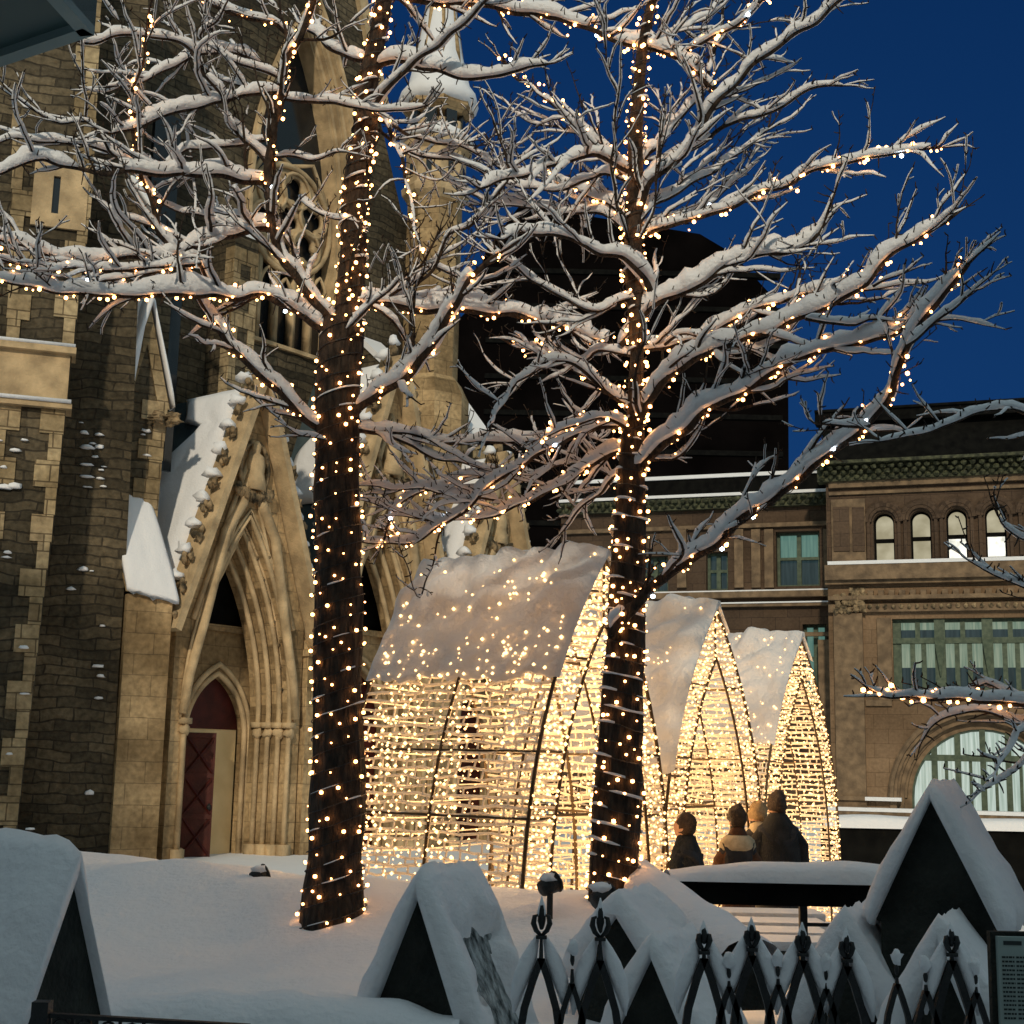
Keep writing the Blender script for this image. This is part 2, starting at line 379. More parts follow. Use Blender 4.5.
# surround of the slit window
ua, za = TA.uz(30, 225); ub, zb = TA.uz(90, 168); ha, hz = TA.uz(51, 214); hb, hz2 = TA.uz(61, 178)
TA.plate(mb, rect(ua, ub, za, zb), [rect(ha, hb, hz, hz2)], -.2, .07); mb.build('string_course', 'trim', ch)
mb = MB(); TA.box(mb, ha, hb, hz, hz2, -.1, .01); mb.build('slit_window', 'dark_glass', ch)
mb = MB()
for zz in (z1+.12, z0-.0):
    TA.box(mb, uR-4.5, uR+.08, zz+.002, zz+.07, .0, .21)
snowbits(mb, TA, [((0, 420), (40, 560)), ((5, 100), (30, 260)), ((0, 600), (30, 840))], .05, 14, .08)
mb.build('snow', 'roof_snow', bt, True)
# rubble wall behind it
TB = Wall((P(95, 600, 27.6).x, 27.6), 18)
mb = MB(); out = polyW(TB, [(108, 868), (118, 680), (126, 560), (134, 400), (142, 200), (150, -60), (-100, -60), (-100, 868)]); TB.plate(mb, out, [], -2.2, 0)
tb = mb.build('tower_wall', 'rubble', ch)
mb = MB(); snowbits(mb, TB, [((70, 430), (110, 700)), ((60, 590), (105, 840)), ((80, 400), (100, 520))], .03, 22, .08); mb.build('snow', 'roof_snow', tb, True)
# gableted buttress
TC = Wall((P(140, 600, 28.6).x, 28.6), 30)
mb = MB(); out = polyW(TC, [(160, 866), (178, 640), (172, 600), (155, 560), (160, 470), (170, 408), (150, 304), (126, 384), (124, 480), (119, 600), (118, 680), (108, 866)])
TC.plate(mb, out[::-1], [], -1.3, 0); tc = mb.build('gableted_buttress', 'rubble', ch)
mb = MB(); quoins(mb, TC, [(400, 168), (480, 160), (560, 153), (600, 172)], 1, 420, 560, 0, .42, .28, .5)
quoins(mb, TC, [(600, 175), (640, 178), (866, 160)], 1, 600, 860, 0, .5, .3, .42)
quoins(mb, TC, [(600, 122), (680, 119), (866, 109)], -1, 610, 860, 0, .5, .2, .3)
out = polyW(TC, [(169, 410), (150, 306), (128, 384), (129, 400), (147, 345), (158, 410)]); TC.plate(mb, out[::-1], [], -.1, .05)
mb.build('quoins', 'quoin', tc)
def slab(W, mb, pa, pb, d0, d1, th, wob=.0, n=8, m=8):
    """sloping snow sheet between two plane points (u,z) running back from d1 to d0, with thickness"""
    a = Vector(pa); b = Vector(pb); t = (b-a); nn = Vector((-t.y, t.x)).normalized()
    if nn.y < 0: nn = -nn
    rg = []
    for j in range(m+1):
        d = lerp(d1, d0, j/m); top = []; bot = []
        for i in range(n+1):
            s = i/n; edge = min(1, min(i, n-i, 99)/1.2+.35) if True else 1
            ej = .55 if j in (0, m) else 1
            h = th*edge*ej*(1+.35*noise.noise(Vector((s*3, d*1.3, th*9+a.x))))
            q = a+t*(s*(1+wob*noise.noise(Vector((d*2.3, 3, a.x))) if s > .5 else s)); top.append(W.p(q.x+nn.x*h, q.y+nn.y*h, d)); bot.append(W.p(q.x, q.y, d))
        rg.append(top+bot[::-1])
    return mb.rings(rg)
mb = MB()
slab(TC, mb, TC.uz(152, 300), TC.uz(118, 398), -1.3, .25, .16); slab(TC, mb, TC.uz(152, 300), TC.uz(173, 408), -1.3, .12, .07)
# the big white weathering low down, and the smaller one on the gablet
def weathering(W, mb, q0, q1, q2, q3, d0, d1, sag=.12, th=.16, drip=.06):
    rg = []
    for j in range(17):
        s = j/16; d = lerp(d0, d1, s); l = Vector(q0).lerp(Vector(q3), s); r_ = Vector(q1).lerp(Vector(q2), s); row = []
        sg_ = sag*math.sin(math.pi*s)
        for i in range(17):
            w = i/16; q = l.lerp(r_, w); e = .35 if i in (0, 16) or j in (0, 16) else .8 if i in (1, 15) or j in (1, 15) else 1
            row.append(W.p(q.x, q.y+sg_+th*e+.04*noise.noise(Vector((w*5, 0, s*3)))-(.5*drip*abs(noise.noise(Vector((w*11, 4, 0))))*sstep(.6, 1, s)), d))
        for i in range(16, -1, -1):
            w = i/16; q = l.lerp(r_, w); row.append(W.p(q.x, q.y-.04-(drip*2.2*abs(noise.noise(Vector((w*11, 4, 0)))) if j >= 15 else 0), d))
        rg.append(row)
    mb.rings(rg)
weathering(TC, mb, TC.uz(110, 296, -.1), TC.uz(150, 300, -.1), TC.uz(134, 384, .45), TC.uz(93, 390, .45), -.1, .45, .0, .12, .05)
a, b = TC.uz(112, 488, .2), TC.uz(178, 606, .2)
q0 = TC.uz(108, 489, .0); q1 = TC.uz(150, 498, 0); q2 = TC.uz(179, 602, .9); q3 = TC.uz(127, 588, .9)
weathering(TC, mb, q0, q1, q2, q3, -.1, .9)
snowbits(mb, TC, [((125, 430), (150, 540)), ((120, 700), (150, 760)), ((112, 770), (150, 860))], .03, 26, .07)
snowbits(mb, TC, [((108, 790), (140, 862))], .04, 30, .1)
mb.build('snow', 'roof_snow', tc, True)
mb = MB(); mb.hexa([TC.p(*q0, -.3), TC.p(*q1, -.3), TC.p(q2[0], q2[1]-.05, .82), TC.p(q3[0], q3[1]-.05, .82), TC.p(*q0, -.28), TC.p(*q1, -.28), TC.p(q2[0], q2[1]-.02, .84), TC.p(q3[0], q3[1]-.02, .84)])
TC.box(mb, q3[0]+.05, q2[0]-.1, .0, q3[1]-.1, -.2, .8); mb.build('plinth', 'ashlar', ch)
mb = MB()
for (x, y) in ((116, 398), (166, 414)):
    u, z = TC.uz(x, y, .2)
    for k in range(7): mb.blob(TC.p(u+random.uniform(-.25, .25), z-.08+random.uniform(-.06, .06), .2), .13, .12, .09, k*3., .5, 8, 5)
mb.build('carved_corbel', 'carved', ch)

def portal(uc, hw, zf, za, snow_l, red=True):
    W = A
    k = hw/1.85
    # gable front: piers + triangle, with the stepped orders of the arch behind one another
    orders = [(1.46*k, lerp(zf, za, .43)), (1.33*k, lerp(zf, za, .37)), (1.2*k, lerp(zf, za, .31)), (1.08*k, lerp(zf, za, .25))]; ST = .2
    zs = 3.0*(k**.5)
    mb = MB(); out = [(uc-hw, 0), (uc+hw, 0), (uc+hw, zf), (uc, za), (uc-hw, zf)]
    W.plate(mb, out, [arch(uc, 0.02, orders[0][0], zs, orders[0][1])], -ST, 0)
    for i, (h, zt) in enumerate(orders[1:]):
        W.plate(mb, [(uc-hw+.1, 0), (uc+hw-.1, 0), (uc+hw-.1, zf-.2), (uc, za-.6), (uc-hw+.1, zf-.2)], [arch(uc, .02, h, zs, zt)], -ST*(2+i), -ST*(1+i))
    g = mb.build('portal_gable', 'ashlar', ch)
    mb = MB()   # roll mouldings that follow each order, and shafts below them
    for i, (h, zt) in enumerate(orders):
        a = arch(uc, 0, h+.045, zs, zt+.06, 12)
        mb.tube([W.p(x, z, -ST*i+.02) for x, z in a], .062*k, 8)
        if i < 2:
            a = arch(uc, 0, h+.16, zs, zt+.2, 12)[1:-1]; mb.tube([W.p(x, z, -ST*i+.04) for x, z in a], .035, 6)
    # hood rising to the finial, with vesica niche
    zt = orders[0][1]
    for sg in (-1, 1):
        mb.tube([W.p(uc+sg*x, z, .1) for x, z in ((1.62*k, zs+.1), (1.5*k, zs+.9), (1.2*k, zs+2.0), (.72*k, zt-.35), (.3*k, zt+.3), (.1, zt+1.0), (0.02, zt+1.7))], [.09, .1, .11, .12, .12, .09, .05], 8)
        # inner face mouldings parallel to the rake
        mb.tube([W.p(uc+sg*(hw-.38), zf-.1, .05), W.p(uc, za-1.25, .05)], .06, 6)
        mb.tube([W.p(uc+sg*(hw-.62), zf-.1, .03), W.p(uc, za-1.95, .03)], .045, 6)
    mb.build('moulding', 'trim', g, True)
    mb = MB()
    ves = [(uc+.42*k*math.sin(t)*(1), zt+1.15*k+.62*k*math.cos(t)) for t in [2*math.pi*i/20 for i in range(21)]]
    mb.tube([W.p(x, z, .08) for x, z in ves], .06*k, 6)
    for j in range(22):
        t = j/21; mb.blob(W.p(uc+lerp(-.5, .5, t)*k, zt+.62*k-.12*math.sin(math.pi*t), .14), .09, .1, .13, j*1.3, .5, 6, 4)
    for j in range(36):   # leaf bosses in the hollow of the arch
        i = j % 2; h, z_ = orders[i]; a = arch(uc, zs, h+.1, zs, z_+.12, 18)[1:-1]; q = a[(j*37//36) % len(a)]
        mb.blob(W.p(q[0], q[1], -ST*i+.03), .06, .06, .06, j*2.1, .4, 6, 4)
    # seated figure in the niche
    mb.build('carving', 'carved', g, True)
    mb = MB(); zc = zt+1.1*k
    mb.rings([[W.p(uc+r*math.cos(t), zc+dz, .12+r*.8*math.sin(t)) for t in [2*math.pi*i/10 for i in range(10)]] for dz, r in ((-.42, .28*k), (-.2, .26*k), (-.05, .22*k), (.15, .24*k), (.32, .2*k), (.4, .09*k), (.45, .11*k), (.56, .12*k), (.66, .06*k))])
    mb.build('niche_figure', 'trim', g, True)
    mb = MB()   # capitals
    for sg in (-1, 1):
        for i in range(4):
            h = orders[i][0]
            W.box(mb, uc+sg*(h+.045)-.13, uc+sg*(h+.045)+.13, zs-.1, zs+.02, -ST*i-.10, -ST*i+.12)
            mb.blob(W.p(uc+sg*(h+.045), zs-.2, -ST*i+.02), .12, .12, .13, i*7., .3, 10, 5)
            W.box(mb, uc+sg*(h+.045)-.13, uc+sg*(h+.045)+.13, 0, .35, -ST*i-.10, -ST*i+.12)
    mb.build('capital', 'trim', g, True)
    # porch interior
    mb = MB(); zl = 5.0*(k**.5)
    dd = -.98; ud = uc+.22*k; W.box(mb, uc-1.4*k, uc-1.2*k, 0, zf+.1, -2.3, -.78); W.box(mb, uc+1.2*k, uc+1.4*k, 0, zf+.1, -2.3, -.78)
    W.plate(mb, rect(uc-1.2*k, uc+1.2*k, 0, zl), [arch(ud, .02, .86*k, 2.75*k, 4.1*k)], dd-.2, dd)
    W.box(mb, uc-1.2*k, uc+1.2*k, zl, zl+.14, dd-.25, dd+.1)
    W.box(mb, uc-1.4*k, uc+1.4*k, 0, zf+.1, -2.6, -2.32)
    mb.build('porch_wall', 'ashlar', ch)
    mb = MB(); W.box(mb, uc-1.19*k, uc+1.19*k, zl+.142, zt+.05, dd-.15, dd-.1); mb.build('porch_dark', 'lead_roof', ch)  # black sheet painting the darkness inside the porch above the door wall
    mb = MB()
    for h, zt2, d in ((1.0, 4.35, dd+.04), (.88, 4.14, dd+.01)):
        mb.tube([W.p(x, z, d) for x, z in arch(ud, 0, h*k, 2.75*k, zt2*k, 10)], .065, 6)
    mb.build('door_hood', 'trim', g, True)
    # doors: red timber leaf with cross bracing, pale panel and red tympanum
    mb = MB(); W.box(mb, ud-.85*k, ud+.85*k, 2.9*k, 4.1*k, dd-.3, dd-.22); mb.build('tympanum', 'door_red', ch)
    if red:
        mb = MB(); ax = (W.u*.8-W.n*-.6).normalized(); o = W.p(ud-.82*k, 0, dd+.02)
        WL = Wall((o.x, o.y), 52-38); WL.box(mb, 0, .66*k, .1, 2.8*k, -.07, 0)
        lf = mb.build('door', 'door_red', ch); mb = MB()
        for j in range(3):
            z0_, z1_ = .15+.88*k*j, .15+.88*k*(j+1)
            WL.box(mb, .02, .64*k, z1_-.1, z1_, 0, .03)
            for (ua_, ub_) in ((.04, .62*k), (.62*k, .04)):
                mb.tube([WL.p(ua_, z0_, .02), WL.p(ub_, z1_-.1, .02)], .035, 4)
        WL.box(mb, .0, .05, .1, 2.8*k, 0, .031); WL.box(mb, .62*k, .66*k, .1, 2.8*k, 0, .031)
        mb.build('bracing', 'door_red', lf)
        mb = MB(); mb.blob(WL.p(.58*k, 1.15, .06), .05, .05, .07); mb.build('handle', 'iron', lf, True)
        mb = MB(); W.box(mb, ud-.86*k, ud+.85*k, .1, 2.9*k, dd-.3, dd-.24); mb.build('door', 'door_cream', ch, label='pale cream inner door panel')
    else:
        for sg in (-1, 1):
            mb = MB(); W.box(mb, *sorted((ud+sg*.01, ud+sg*.85*k)), .1, 2.85*k, dd-.3, dd-.22); mb.build('door', 'door_red', ch)
    # roof running back
    mb = MB(); bk = -2.6
    for sg in (-1, 1):
        a0 = W.p(uc+sg*(hw+.12), zf-.25, 0); a1 = W.p(uc, za+.02, 0); nn = (W.u*sg*(za-zf)+Z*hw).normalized()*.1
        p = [W.p(uc+sg*(hw+.12), zf-.25, -.27), W.p(uc, za-.02, -.27), W.p(uc, za-.02, bk), W.p(uc+sg*(hw+.12), zf-.25, bk)]
        mb.hexa(p+[q+nn for q in p])
    rf = mb.build('porch_roof', 'slate', ch)
    mb = MB()   # raking coping
    for sg in (-1, 1):
        p0 = Vector((uc+sg*(hw+.2), zf-.42)); p1 = Vector((uc, za+.12)); t = (p1-p0).normalized(); nn = Vector((-t.y, t.x))*(1 if sg > 0 else -1)
        if nn.y < 0: nn = -nn
        q = [p0, p1, p1+nn*.16, p0+nn*.16]
        mb.hexa([W.p(a.x, a.y, .42) for a in q]+[W.p(a.x, a.y, -.25) for a in q])
    mb.build('coping', 'trim', g)
    mb = MB(); ms = MB()   # crockets, each capped with snow
    for sg in (-1, 1):
        L = math.hypot(hw, za-zf); n = int(L/.52)
        for j in range(n):
            s = (j+.5)/n; u = uc+sg*lerp(hw+.2, .05, s); z = lerp(zf-.42, za+.12, s)
            c = W.p(u+sg*.2, z+.14, .2)
            mb = MB(); ms2 = MB()
            for q in range(4): mb.blob(c+W.u*sg*random.uniform(-.02, .12)+W.n*random.uniform(-.12, .12)+Z*random.uniform(-.12, .06), .07, .08, .09, j*5+q, .5, 6, 4)
            ms2.blob(c+W.u*sg*.04+Z*.16-W.n*.16, .17, .2, .17, j*3.+uc, .3, 8, 5, .5, W.u, W.n); cr = mb.build('crocket', 'carved', ch, True); ms2.build('snow', 'roof_snow', cr, True)
    mb = MB(); mb.blob(W.p(uc, za+.35, .0), .14, .14, .28, 3, .3); ms.blob(W.p(uc, za+.62, 0), .16, .16, .14, 1, .3)
    mb.build('finial', 'carved', ch, True)
    if snow_l > 0:
        nl = Vector((-(za-zf), hw)).normalized()
        def onroof(s, d): return W.p(uc-lerp(0, hw+.16, s)+nl.x*.1, lerp(za, zf-.3, s)+nl.y*.1, d)
        n3 = (W.u*nl.x+Z*nl.y)
        rg = []; mm = 26
        for j in range(mm+1):
            s = j/mm*snow_l if snow_l <= 1 else j/mm
            bkd = -2.2+.5*noise.noise(Vector((s*4, uc, 0)))+(.75*sstep(.35, .15, s) if s > .12 else 0)
            row = []; bot = []
            for i in range(9):
                w = i/8; d = lerp(-.2, bkd, w); e = .3 if i in (0, 8) or j in (0, mm) else 1
                hgt = .17*e*(1+.4*noise.noise(Vector((s*3.3, w*4, uc)))); row.append(onroof(s, d)+n3*hgt); bot.append(onroof(s, d)+n3*.004)
            rg.append(row+bot[::-1])
        ms.rings(rg)
        slab(W, ms, (uc+.08, za+.1), (uc+hw*.25, lerp(za, zf, .25)), -2.4, -.25, .12)
    ms.build('snow', 'roof_snow', rf, True)
zft = A.uz(176, 612, 0)[1]; zat = A.uz(252, 388, 0)[1]
portal(0, 1.78, zft, zat, 1.0)
portal(4.35, 2.0, zft+.5, zat+1.6, .55, False)
portal(8.6, 1.78, zft, zat, .9, False)
# piers between portals, with grotesques
for uc, z in ((2.15, 4.6), (6.45, 4.6), (10.6, 4.6)):
    mb = MB(); A.box(mb, uc-.3, uc+.3, 0, z-.15, -1.2, .12); A.box(mb, uc-.36, uc+.36, z-.15, z, -1.2, .2)
    mb.hexa([A.p(uc-.3, z, .12), A.p(uc+.3, z, .12), A.p(uc+.3, z, -1.2), A.p(uc-.3, z, -1.2), A.p(uc-.3, z+.1, .05), A.p(uc+.3, z+.1, .05), A.p(uc+.3, z+1.3, -1.2), A.p(uc-.3, z+1.3, -1.2)])
    pr = mb.build('pier', 'ashlar', ch)
    mb = MB()
    for q in range(9): mb.blob(A.p(uc+random.uniform(-.2, .2), z+.1+random.uniform(-.15, .25), .2+random.uniform(-.1, .15)), .15, .15, .13, q*3., .5, 8, 5)
    mb.build('grotesque', 'carved', pr, True)
    mb = MB(); mb.blob(A.p(uc, z+1.15, -.55), .36, .7, .25, uc, .3, 12, 6, .5, A.u, A.n); mb.build('snow', 'roof_snow', pr, True)
# main west wall, behind the porches
D = -2.6
mb = MB()
cu = A.uz(300, 300, D)[0]; zsill = A.uz(300, 352, D)[1]; zspr = A.uz(300, 215, D)[1]; zapx = A.uz(306, 20, D)[1]; whw = (A.uz(345, 250, D)[0]-A.uz(258, 250, D)[0])/2; cu = (A.uz(345, 250, D)[0]+A.uz(258, 250, D)[0])/2
pts = [A.uz(x, y, D) for x, y in ((425, 560), (425, 240), (402, 215), (378, 110), (346, -45), (300, -200), (120, -200), (120, 560))]
pts = [(pts[0][0], 0)]+pts[1:-1]+[(pts[-1][0], 0)]
A.plate(mb, pts, [arch(cu, zsill, whw+.5, zspr, zapx+.8, 14)], D-1, D)
nv = mb.build('west_wall', 'rubble', ch)
mb = MB()   # light coping of the gable
for p0, p1 in ((pts[3], pts[4]), (pts[4], pts[5])):
    a = Vector(p0); b = Vector(p1); t = (b-a).normalized(); nn = Vector((t.y, -t.x)); q = [a, b, b+nn*.35, a+nn*.35]
    mb.hexa([A.p(v.x, v.y, D+.15) for v in q]+[A.p(v.x, v.y, D-1) for v in q])
for i in range(3):
    h = whw+.5-.17*i; za_ = zapx+.8-.25*i
    A.plate(mb, arch(cu, zsill-.1, h+.02, zspr, za_+.03, 14), [arch(cu, zsill, h-.17, zspr, za_-.25, 14)], D-.9, D+.1-.22*i)
    mb.tube([A.p(x, z, D+.13-.22*i) for x, z in arch(cu, zsill, h-.05, zspr, za_-.07, 16)], .07, 6)
mb.build('coping', 'trim', nv)
mb = MB(); A.box(mb, cu-whw-.3, cu+whw+.3, zsill-.2, zapx+.4, D-.95, D-.85); mb.build('great_window', 'dark_glass', ch)
mb = MB(); zc = zspr+.05; Rr = whw*.97
holes = [foil(cu+Rr*.60*math.cos(t), zc+Rr*.60*math.sin(t), Rr*.27, 3, t) for t in [2*math.pi*i/6+.3 for i in range(6)]]+[foil(cu, zc, Rr*.26, 4, 0)]
A.plate(mb, circ(cu, zc, Rr, 40), holes, D-.75, D-.6)
for t in [2*math.pi*i/6+.3 for i in range(6)]: mb.tube([A.p(cu+Rr*.60*math.cos(t)+Rr*.33*math.cos(s), zc+Rr*.60*math.sin(t)+Rr*.33*math.sin(s), D-.56) for s in [2*math.pi*i/16 for i in range(17)]], .05, 6, False)
mb.tube([A.p(cu+Rr*math.cos(s), zc+Rr*math.sin(s), D-.56) for s in [2*math.pi*i/30 for i in range(31)]], .08, 6, False)
for i in range(1, 5):
    u = cu-whw+2*whw*i/5; A.box(mb, u-.06, u+.06, zsill, zc-Rr*.75, D-.8, D-.55)
for i in range(5):
    u = cu-whw+2*whw*(i+.5)/5; w = whw/5-.05; zz = zc-Rr*(.95 if i in (0, 4) else 1.1 if i in (1, 3) else 1.2)-.1
    mb.tube([A.p(x, z, D-.6) for x, z in arch(u, zz-.4, w, zz-.3, zz+.25, 6)], .05, 6)
for sg in (-1, 1): mb.tube([A.p(cu+sg*x, z, D-.6) for x, z in ((whw, zspr+.6), (whw*.5, zspr+Rr*1.25), (0.0, zspr+Rr*1.05))], .07, 6)
mb.build('tracery', 'trim', nv, True)
# inner buttresses left of the window with snowy weatherings
for (x0, x1, ytop, Y, ang) in ((176, 226, -120, 32.4, 52), (226, 250, 188, 32.0, 52), (384, 404, 330, 36, 52), (456, 486, 395, 38.5, 30)):
    o = P((x0+x1)/2, 500, Y); W = Wall((o.x, o.y), ang); ua, ub = W.uz(x0, 400)[0], W.uz(x1, 400)[0]; zt = W.uz((x0+x1)/2, ytop)[1]
    mb = MB(); W.box(mb, ua, ub, 0, zt-1.2, -1.6, 0)
    mb.hexa([W.p(ua, zt-1.2, 0), W.p(ub, zt-1.2, 0), W.p(ub, zt-1.2, -1.6), W.p(ua, zt-1.2, -1.6), W.p(ua, zt-1.1, -.02), W.p(ub, zt-1.1, -.02), W.p(ub, zt+.3, -1.6), W.p(ua, zt+.3, -1.6)])
    b = mb.build('buttress', 'rubble', ch)
    mb = MB(); z = .5; k = 0
    while z < zt-1.6:
        l = .2 if k % 2 else .38
        W.box(mb, ub-l, ub+.01, z, z+.38, -.3, .02); W.box(mb, ua-.01, ua+l, z, z+.38, -.3, .02); z += .39; k += 1
    mb.build('quoins', 'quoin', b)
    mb = MB()
    q = [W.p(ua-.05, zt-1.13, .05), W.p(ub+.05, zt-1.13, .05), W.p(ub+.05, zt+.3, -1.6), W.p(ua-.05, zt+.3, -1.6)]
    mb.hexa(q+[v+Vector((0, 0, .2)) for v in q]); mb.build('snow', 'roof_snow', b)
mb = MB()   # weathering high on the left tower
W = TB; q = [W.uz(112, 188), W.uz(150, 212)]
slab(W, mb, W.uz(128, 180, .3), W.uz(158, 222, .3), -.4, .5, .15); slab(W, mb, W.uz(48, 48, .3), W.uz(22, 70, .3), -.2, .5, .12); mb.build('snow', 'roof_snow', tb, True)
mb = MB(); WD = Wall((P(165, 400, 29.8).x, 29.8), 52); a = WD.uz(148, 230); b = WD.uz(182, 120); WD.box(mb, a[0], b[0], a[1], b[1], -.1, 0)
a = WD.uz(163, 470); b = WD.uz(182, 300); WD.box(mb, a[0], b[0], a[1], b[1], -.1, 0); mb.build('lancet', 'dark_glass', ch)
# turret with snowy spire
tp = P(432, 300, 37.5); tx, ty = tp.x, tp.y
def oct_(r, z, rot=.2, n=8): return [Vector((tx+r*math.cos(2*math.pi*i/n+rot), ty+r*math.sin(2*math.pi*i/n+rot), z)) for i in range(n)]
def zy(y): return P(435, y, 37.5).z
mb = MB(); mb.rings([oct_(r, z) for r, z in ((1.12, 0), (1.12, zy(400)), (.9, zy(385)), (.78, zy(380)), (.78, zy(205)))]); tr = mb.build('turret', 'ashlar', ch)
mb = MB(); mb.rings([oct_(r, z) for r, z in ((.78, zy(206)), (.95, zy(200)), (.98, zy(194)), (.86, zy(190)), (.86, zy(158)), (1.02, zy(154)), (1.02, zy(148)), (.8, zy(146)), (.8, zy(128)))]); mb.build('lantern', 'trim', tr)
mb = MB()
for i in range(8):
    a = 2*math.pi*(i+.5)/8+.2; cx, cy = tx+.72*math.cos(a), ty+.72*math.sin(a)
    mb.box((cx, cy, (zy(146)+zy(108))/2), .34, .12, zy(112)-zy(144), Vector((-math.sin(a), math.cos(a), 0)), Vector((math.cos(a), math.sin(a), 0)))
    mb.box((tx+.80*math.cos(a), ty+.80*math.sin(a), (zy(192)+zy(160))/2), .16, .03, .32, Vector((-math.sin(a), math.cos(a), 0)), Vector((math.cos(a), math.sin(a), 0)))
mb.build('turret_opening', 'dark_glass', tr)
mb = MB(); mb.rings([oct_(r, z) for r, z in ((.82, zy(120)), (1.05, zy(114)), (1.05, zy(106)), (.9, zy(100)), (.05, zy(-75)))]); mb.build('spire', 'ashlar', tr)
mb = MB()
mb.rings([[p+Vector((noise.noise(p*2)*.07, 0, noise.noise(p*1.3)*.1)) for p in oct_(r, z, 0, 16)] for r, z in ((1.0, zy(111)), (1.16, zy(108)), (1.12, zy(100)), (.93, zy(90)), (.68, zy(55)), (.45, zy(10)), (.22, zy(-40)), (.02, zy(-80)))])
mb.rings([[p+Vector((0, 0, noise.noise(p*2.2)*.14)) for p in oct_(r, z, 0, 16)] for r, z in ((1.0, zy(147)), (1.08, zy(145)), (1.0, zy(138)), (.76, zy(134)))])
mb.build('snow', 'roof_snow', tr, True)
# dark aisle roof behind
mb = MB(); o = A.p(9, 0, -3.2)
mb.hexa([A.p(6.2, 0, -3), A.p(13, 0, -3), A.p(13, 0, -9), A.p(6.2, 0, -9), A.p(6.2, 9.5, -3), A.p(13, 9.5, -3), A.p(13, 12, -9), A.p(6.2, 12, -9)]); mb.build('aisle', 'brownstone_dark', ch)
# ================================================================ DARK TOWER BLOCK
YB = 95
dk = thing('office_tower', 'unlit black high-rise block with stepped sloping top far behind the church', 'building', P(640, 760, YB).xy.to_3d())
mb = MB(); o = P(640, 500, YB); W = Wall((o.x, YB), 0)
out = [W.uz(x, y) for x, y in ((788, 620), (788, 340), (773, 297), (732, 253), (700, 234), (520, 205), (486, 250), (468, 310), (448, 330), (440, 430), (440, 620))]; out[0] = (out[0][0], 0); out[-1] = (out[-1][0], 0)
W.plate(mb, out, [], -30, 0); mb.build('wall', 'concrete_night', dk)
mb = MB(); za = W.uz(640, 600)[1]
for i in range(16):
    z = 8+i*2.6
    if z < W.uz(640, 270)[1]: W.box(mb, W.uz(484, 400)[0], W.uz(782, 400)[0], z, z+.35, -.5, .15)
mb.build('ledge', 'lead_roof', dk)
# low dark service building with a blue-lit roof edge (between tower and sandstone wing)
# ================================================================ SANDSTONE BUILDING
B = Wall((P(860, 700, 55).x, 55), -19)
bb = thing('department_store', 'brown sandstone corner building with arched lit windows and snowy ledges at the right', 'building', B.p(0, 0))
def br(px0, px1, y0, y1, ref=None, d=0.):
    """u0,u1,z0,z1 of a wall rectangle: px0..px1, top y0, bottom y1, heights read at column ref"""
    r = ref if ref is not None else (px0+px1)/2; ym = (y0+y1)/2
    return (B.uz(px0, ym, d)[0], B.uz(px1, ym, d)[0], B.uz(r, y1, d)[1], B.uz(r, y0, d)[1])
def bar(mb, px0, px1, y0, y1, ref, d0, d1, pl=0.):
    u0, u1, z0, z1 = br(px0, px1, y0, y1, ref, pl); return B.box(mb, u0, u1, z0, z1, d0, d1)
Rr_ = 900; UR = 1500   # reference column; far right end
# openings in the main front
arches = []
for cx in (884, 921, 957, 996, 1036, 1077):
    t0 = 512-(cx-884)*.06
    u0, u1, z0, z1 = br(cx-10.5, cx+10.5, t0, t0+52); arches.append((((u0+u1)/2), (u1-u0)/2, z0, z1))
bigw = br(893, 1100, 618, 692, 960)
ac = B.uz(985, 815)[0]; ahw = ac-B.uz(911, 790)[0]; azs = B.uz(985, 800)[1]
wall_top = B.uz(900, 466)[1]
uL = B.uz(829, 650)[0]; uE = B.uz(UR, 650)[0]
mb = MB()
B.plate(mb, rect(uL, uE, B.uz(900, 580)[1], B.uz(900, 470)[1]), [rarch(a, z0, h, z1-h) for a, h, z0, z1 in arches], -1, 0)
B.plate(mb, rect(uL, uE, B.uz(900, 470)[1], wall_top), [], -1, -.3)
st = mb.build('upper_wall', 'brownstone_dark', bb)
mb = MB(); zb_ = B.uz(900, 580)[1]
rim = [(ac+ahw*1.02*math.cos(t), azs+ahw*1.02*math.sin(t)) for t in [math.pi*i/20 for i in range(21)]]
B.plate(mb, rect(uL, uE, -.5, zb_), [rect(bigw[0], bigw[1], bigw[2], bigw[3]), [(ac+ahw*1.3, .2)]+[(ac+ahw*1.3*math.cos(t), azs+ahw*1.3*math.sin(t)) for t in [math.pi*i/20 for i in range(21)]]+[(ac-ahw*1.3, .2)]], -1, 0)
wl = mb.build('lower_wall', 'brownstone', bb)
mb = MB()
for k, (f0, f1) in enumerate(((1.3, 1.2), (1.22, 1.1), (1.12, 1.0))):
    B.plate(mb, [(ac+ahw*f0, .2)]+[(ac+ahw*f0*math.cos(t), azs+ahw*f0*math.sin(t)) for t in [math.pi*i/20 for i in range(21)]]+[(ac-ahw*f0, .2)],
            [[(ac+ahw*f1, .21)]+[(ac+ahw*f1*math.cos(t), azs+ahw*f1*math.sin(t)) for t in [math.pi*i/20 for i in range(21)]]+[(ac-ahw*f1, .21)]], -1-.1*k, .12-.35*k)
    mb.tube([B.p(ac+ahw*(f0-.02)*math.cos(t), azs+ahw*(f0-.02)*math.sin(t), .14-.35*k) for t in [math.pi*i/24 for i in range(25)]], .12, 6)
mb.build('archway_moulding', 'brown_trim', wl)
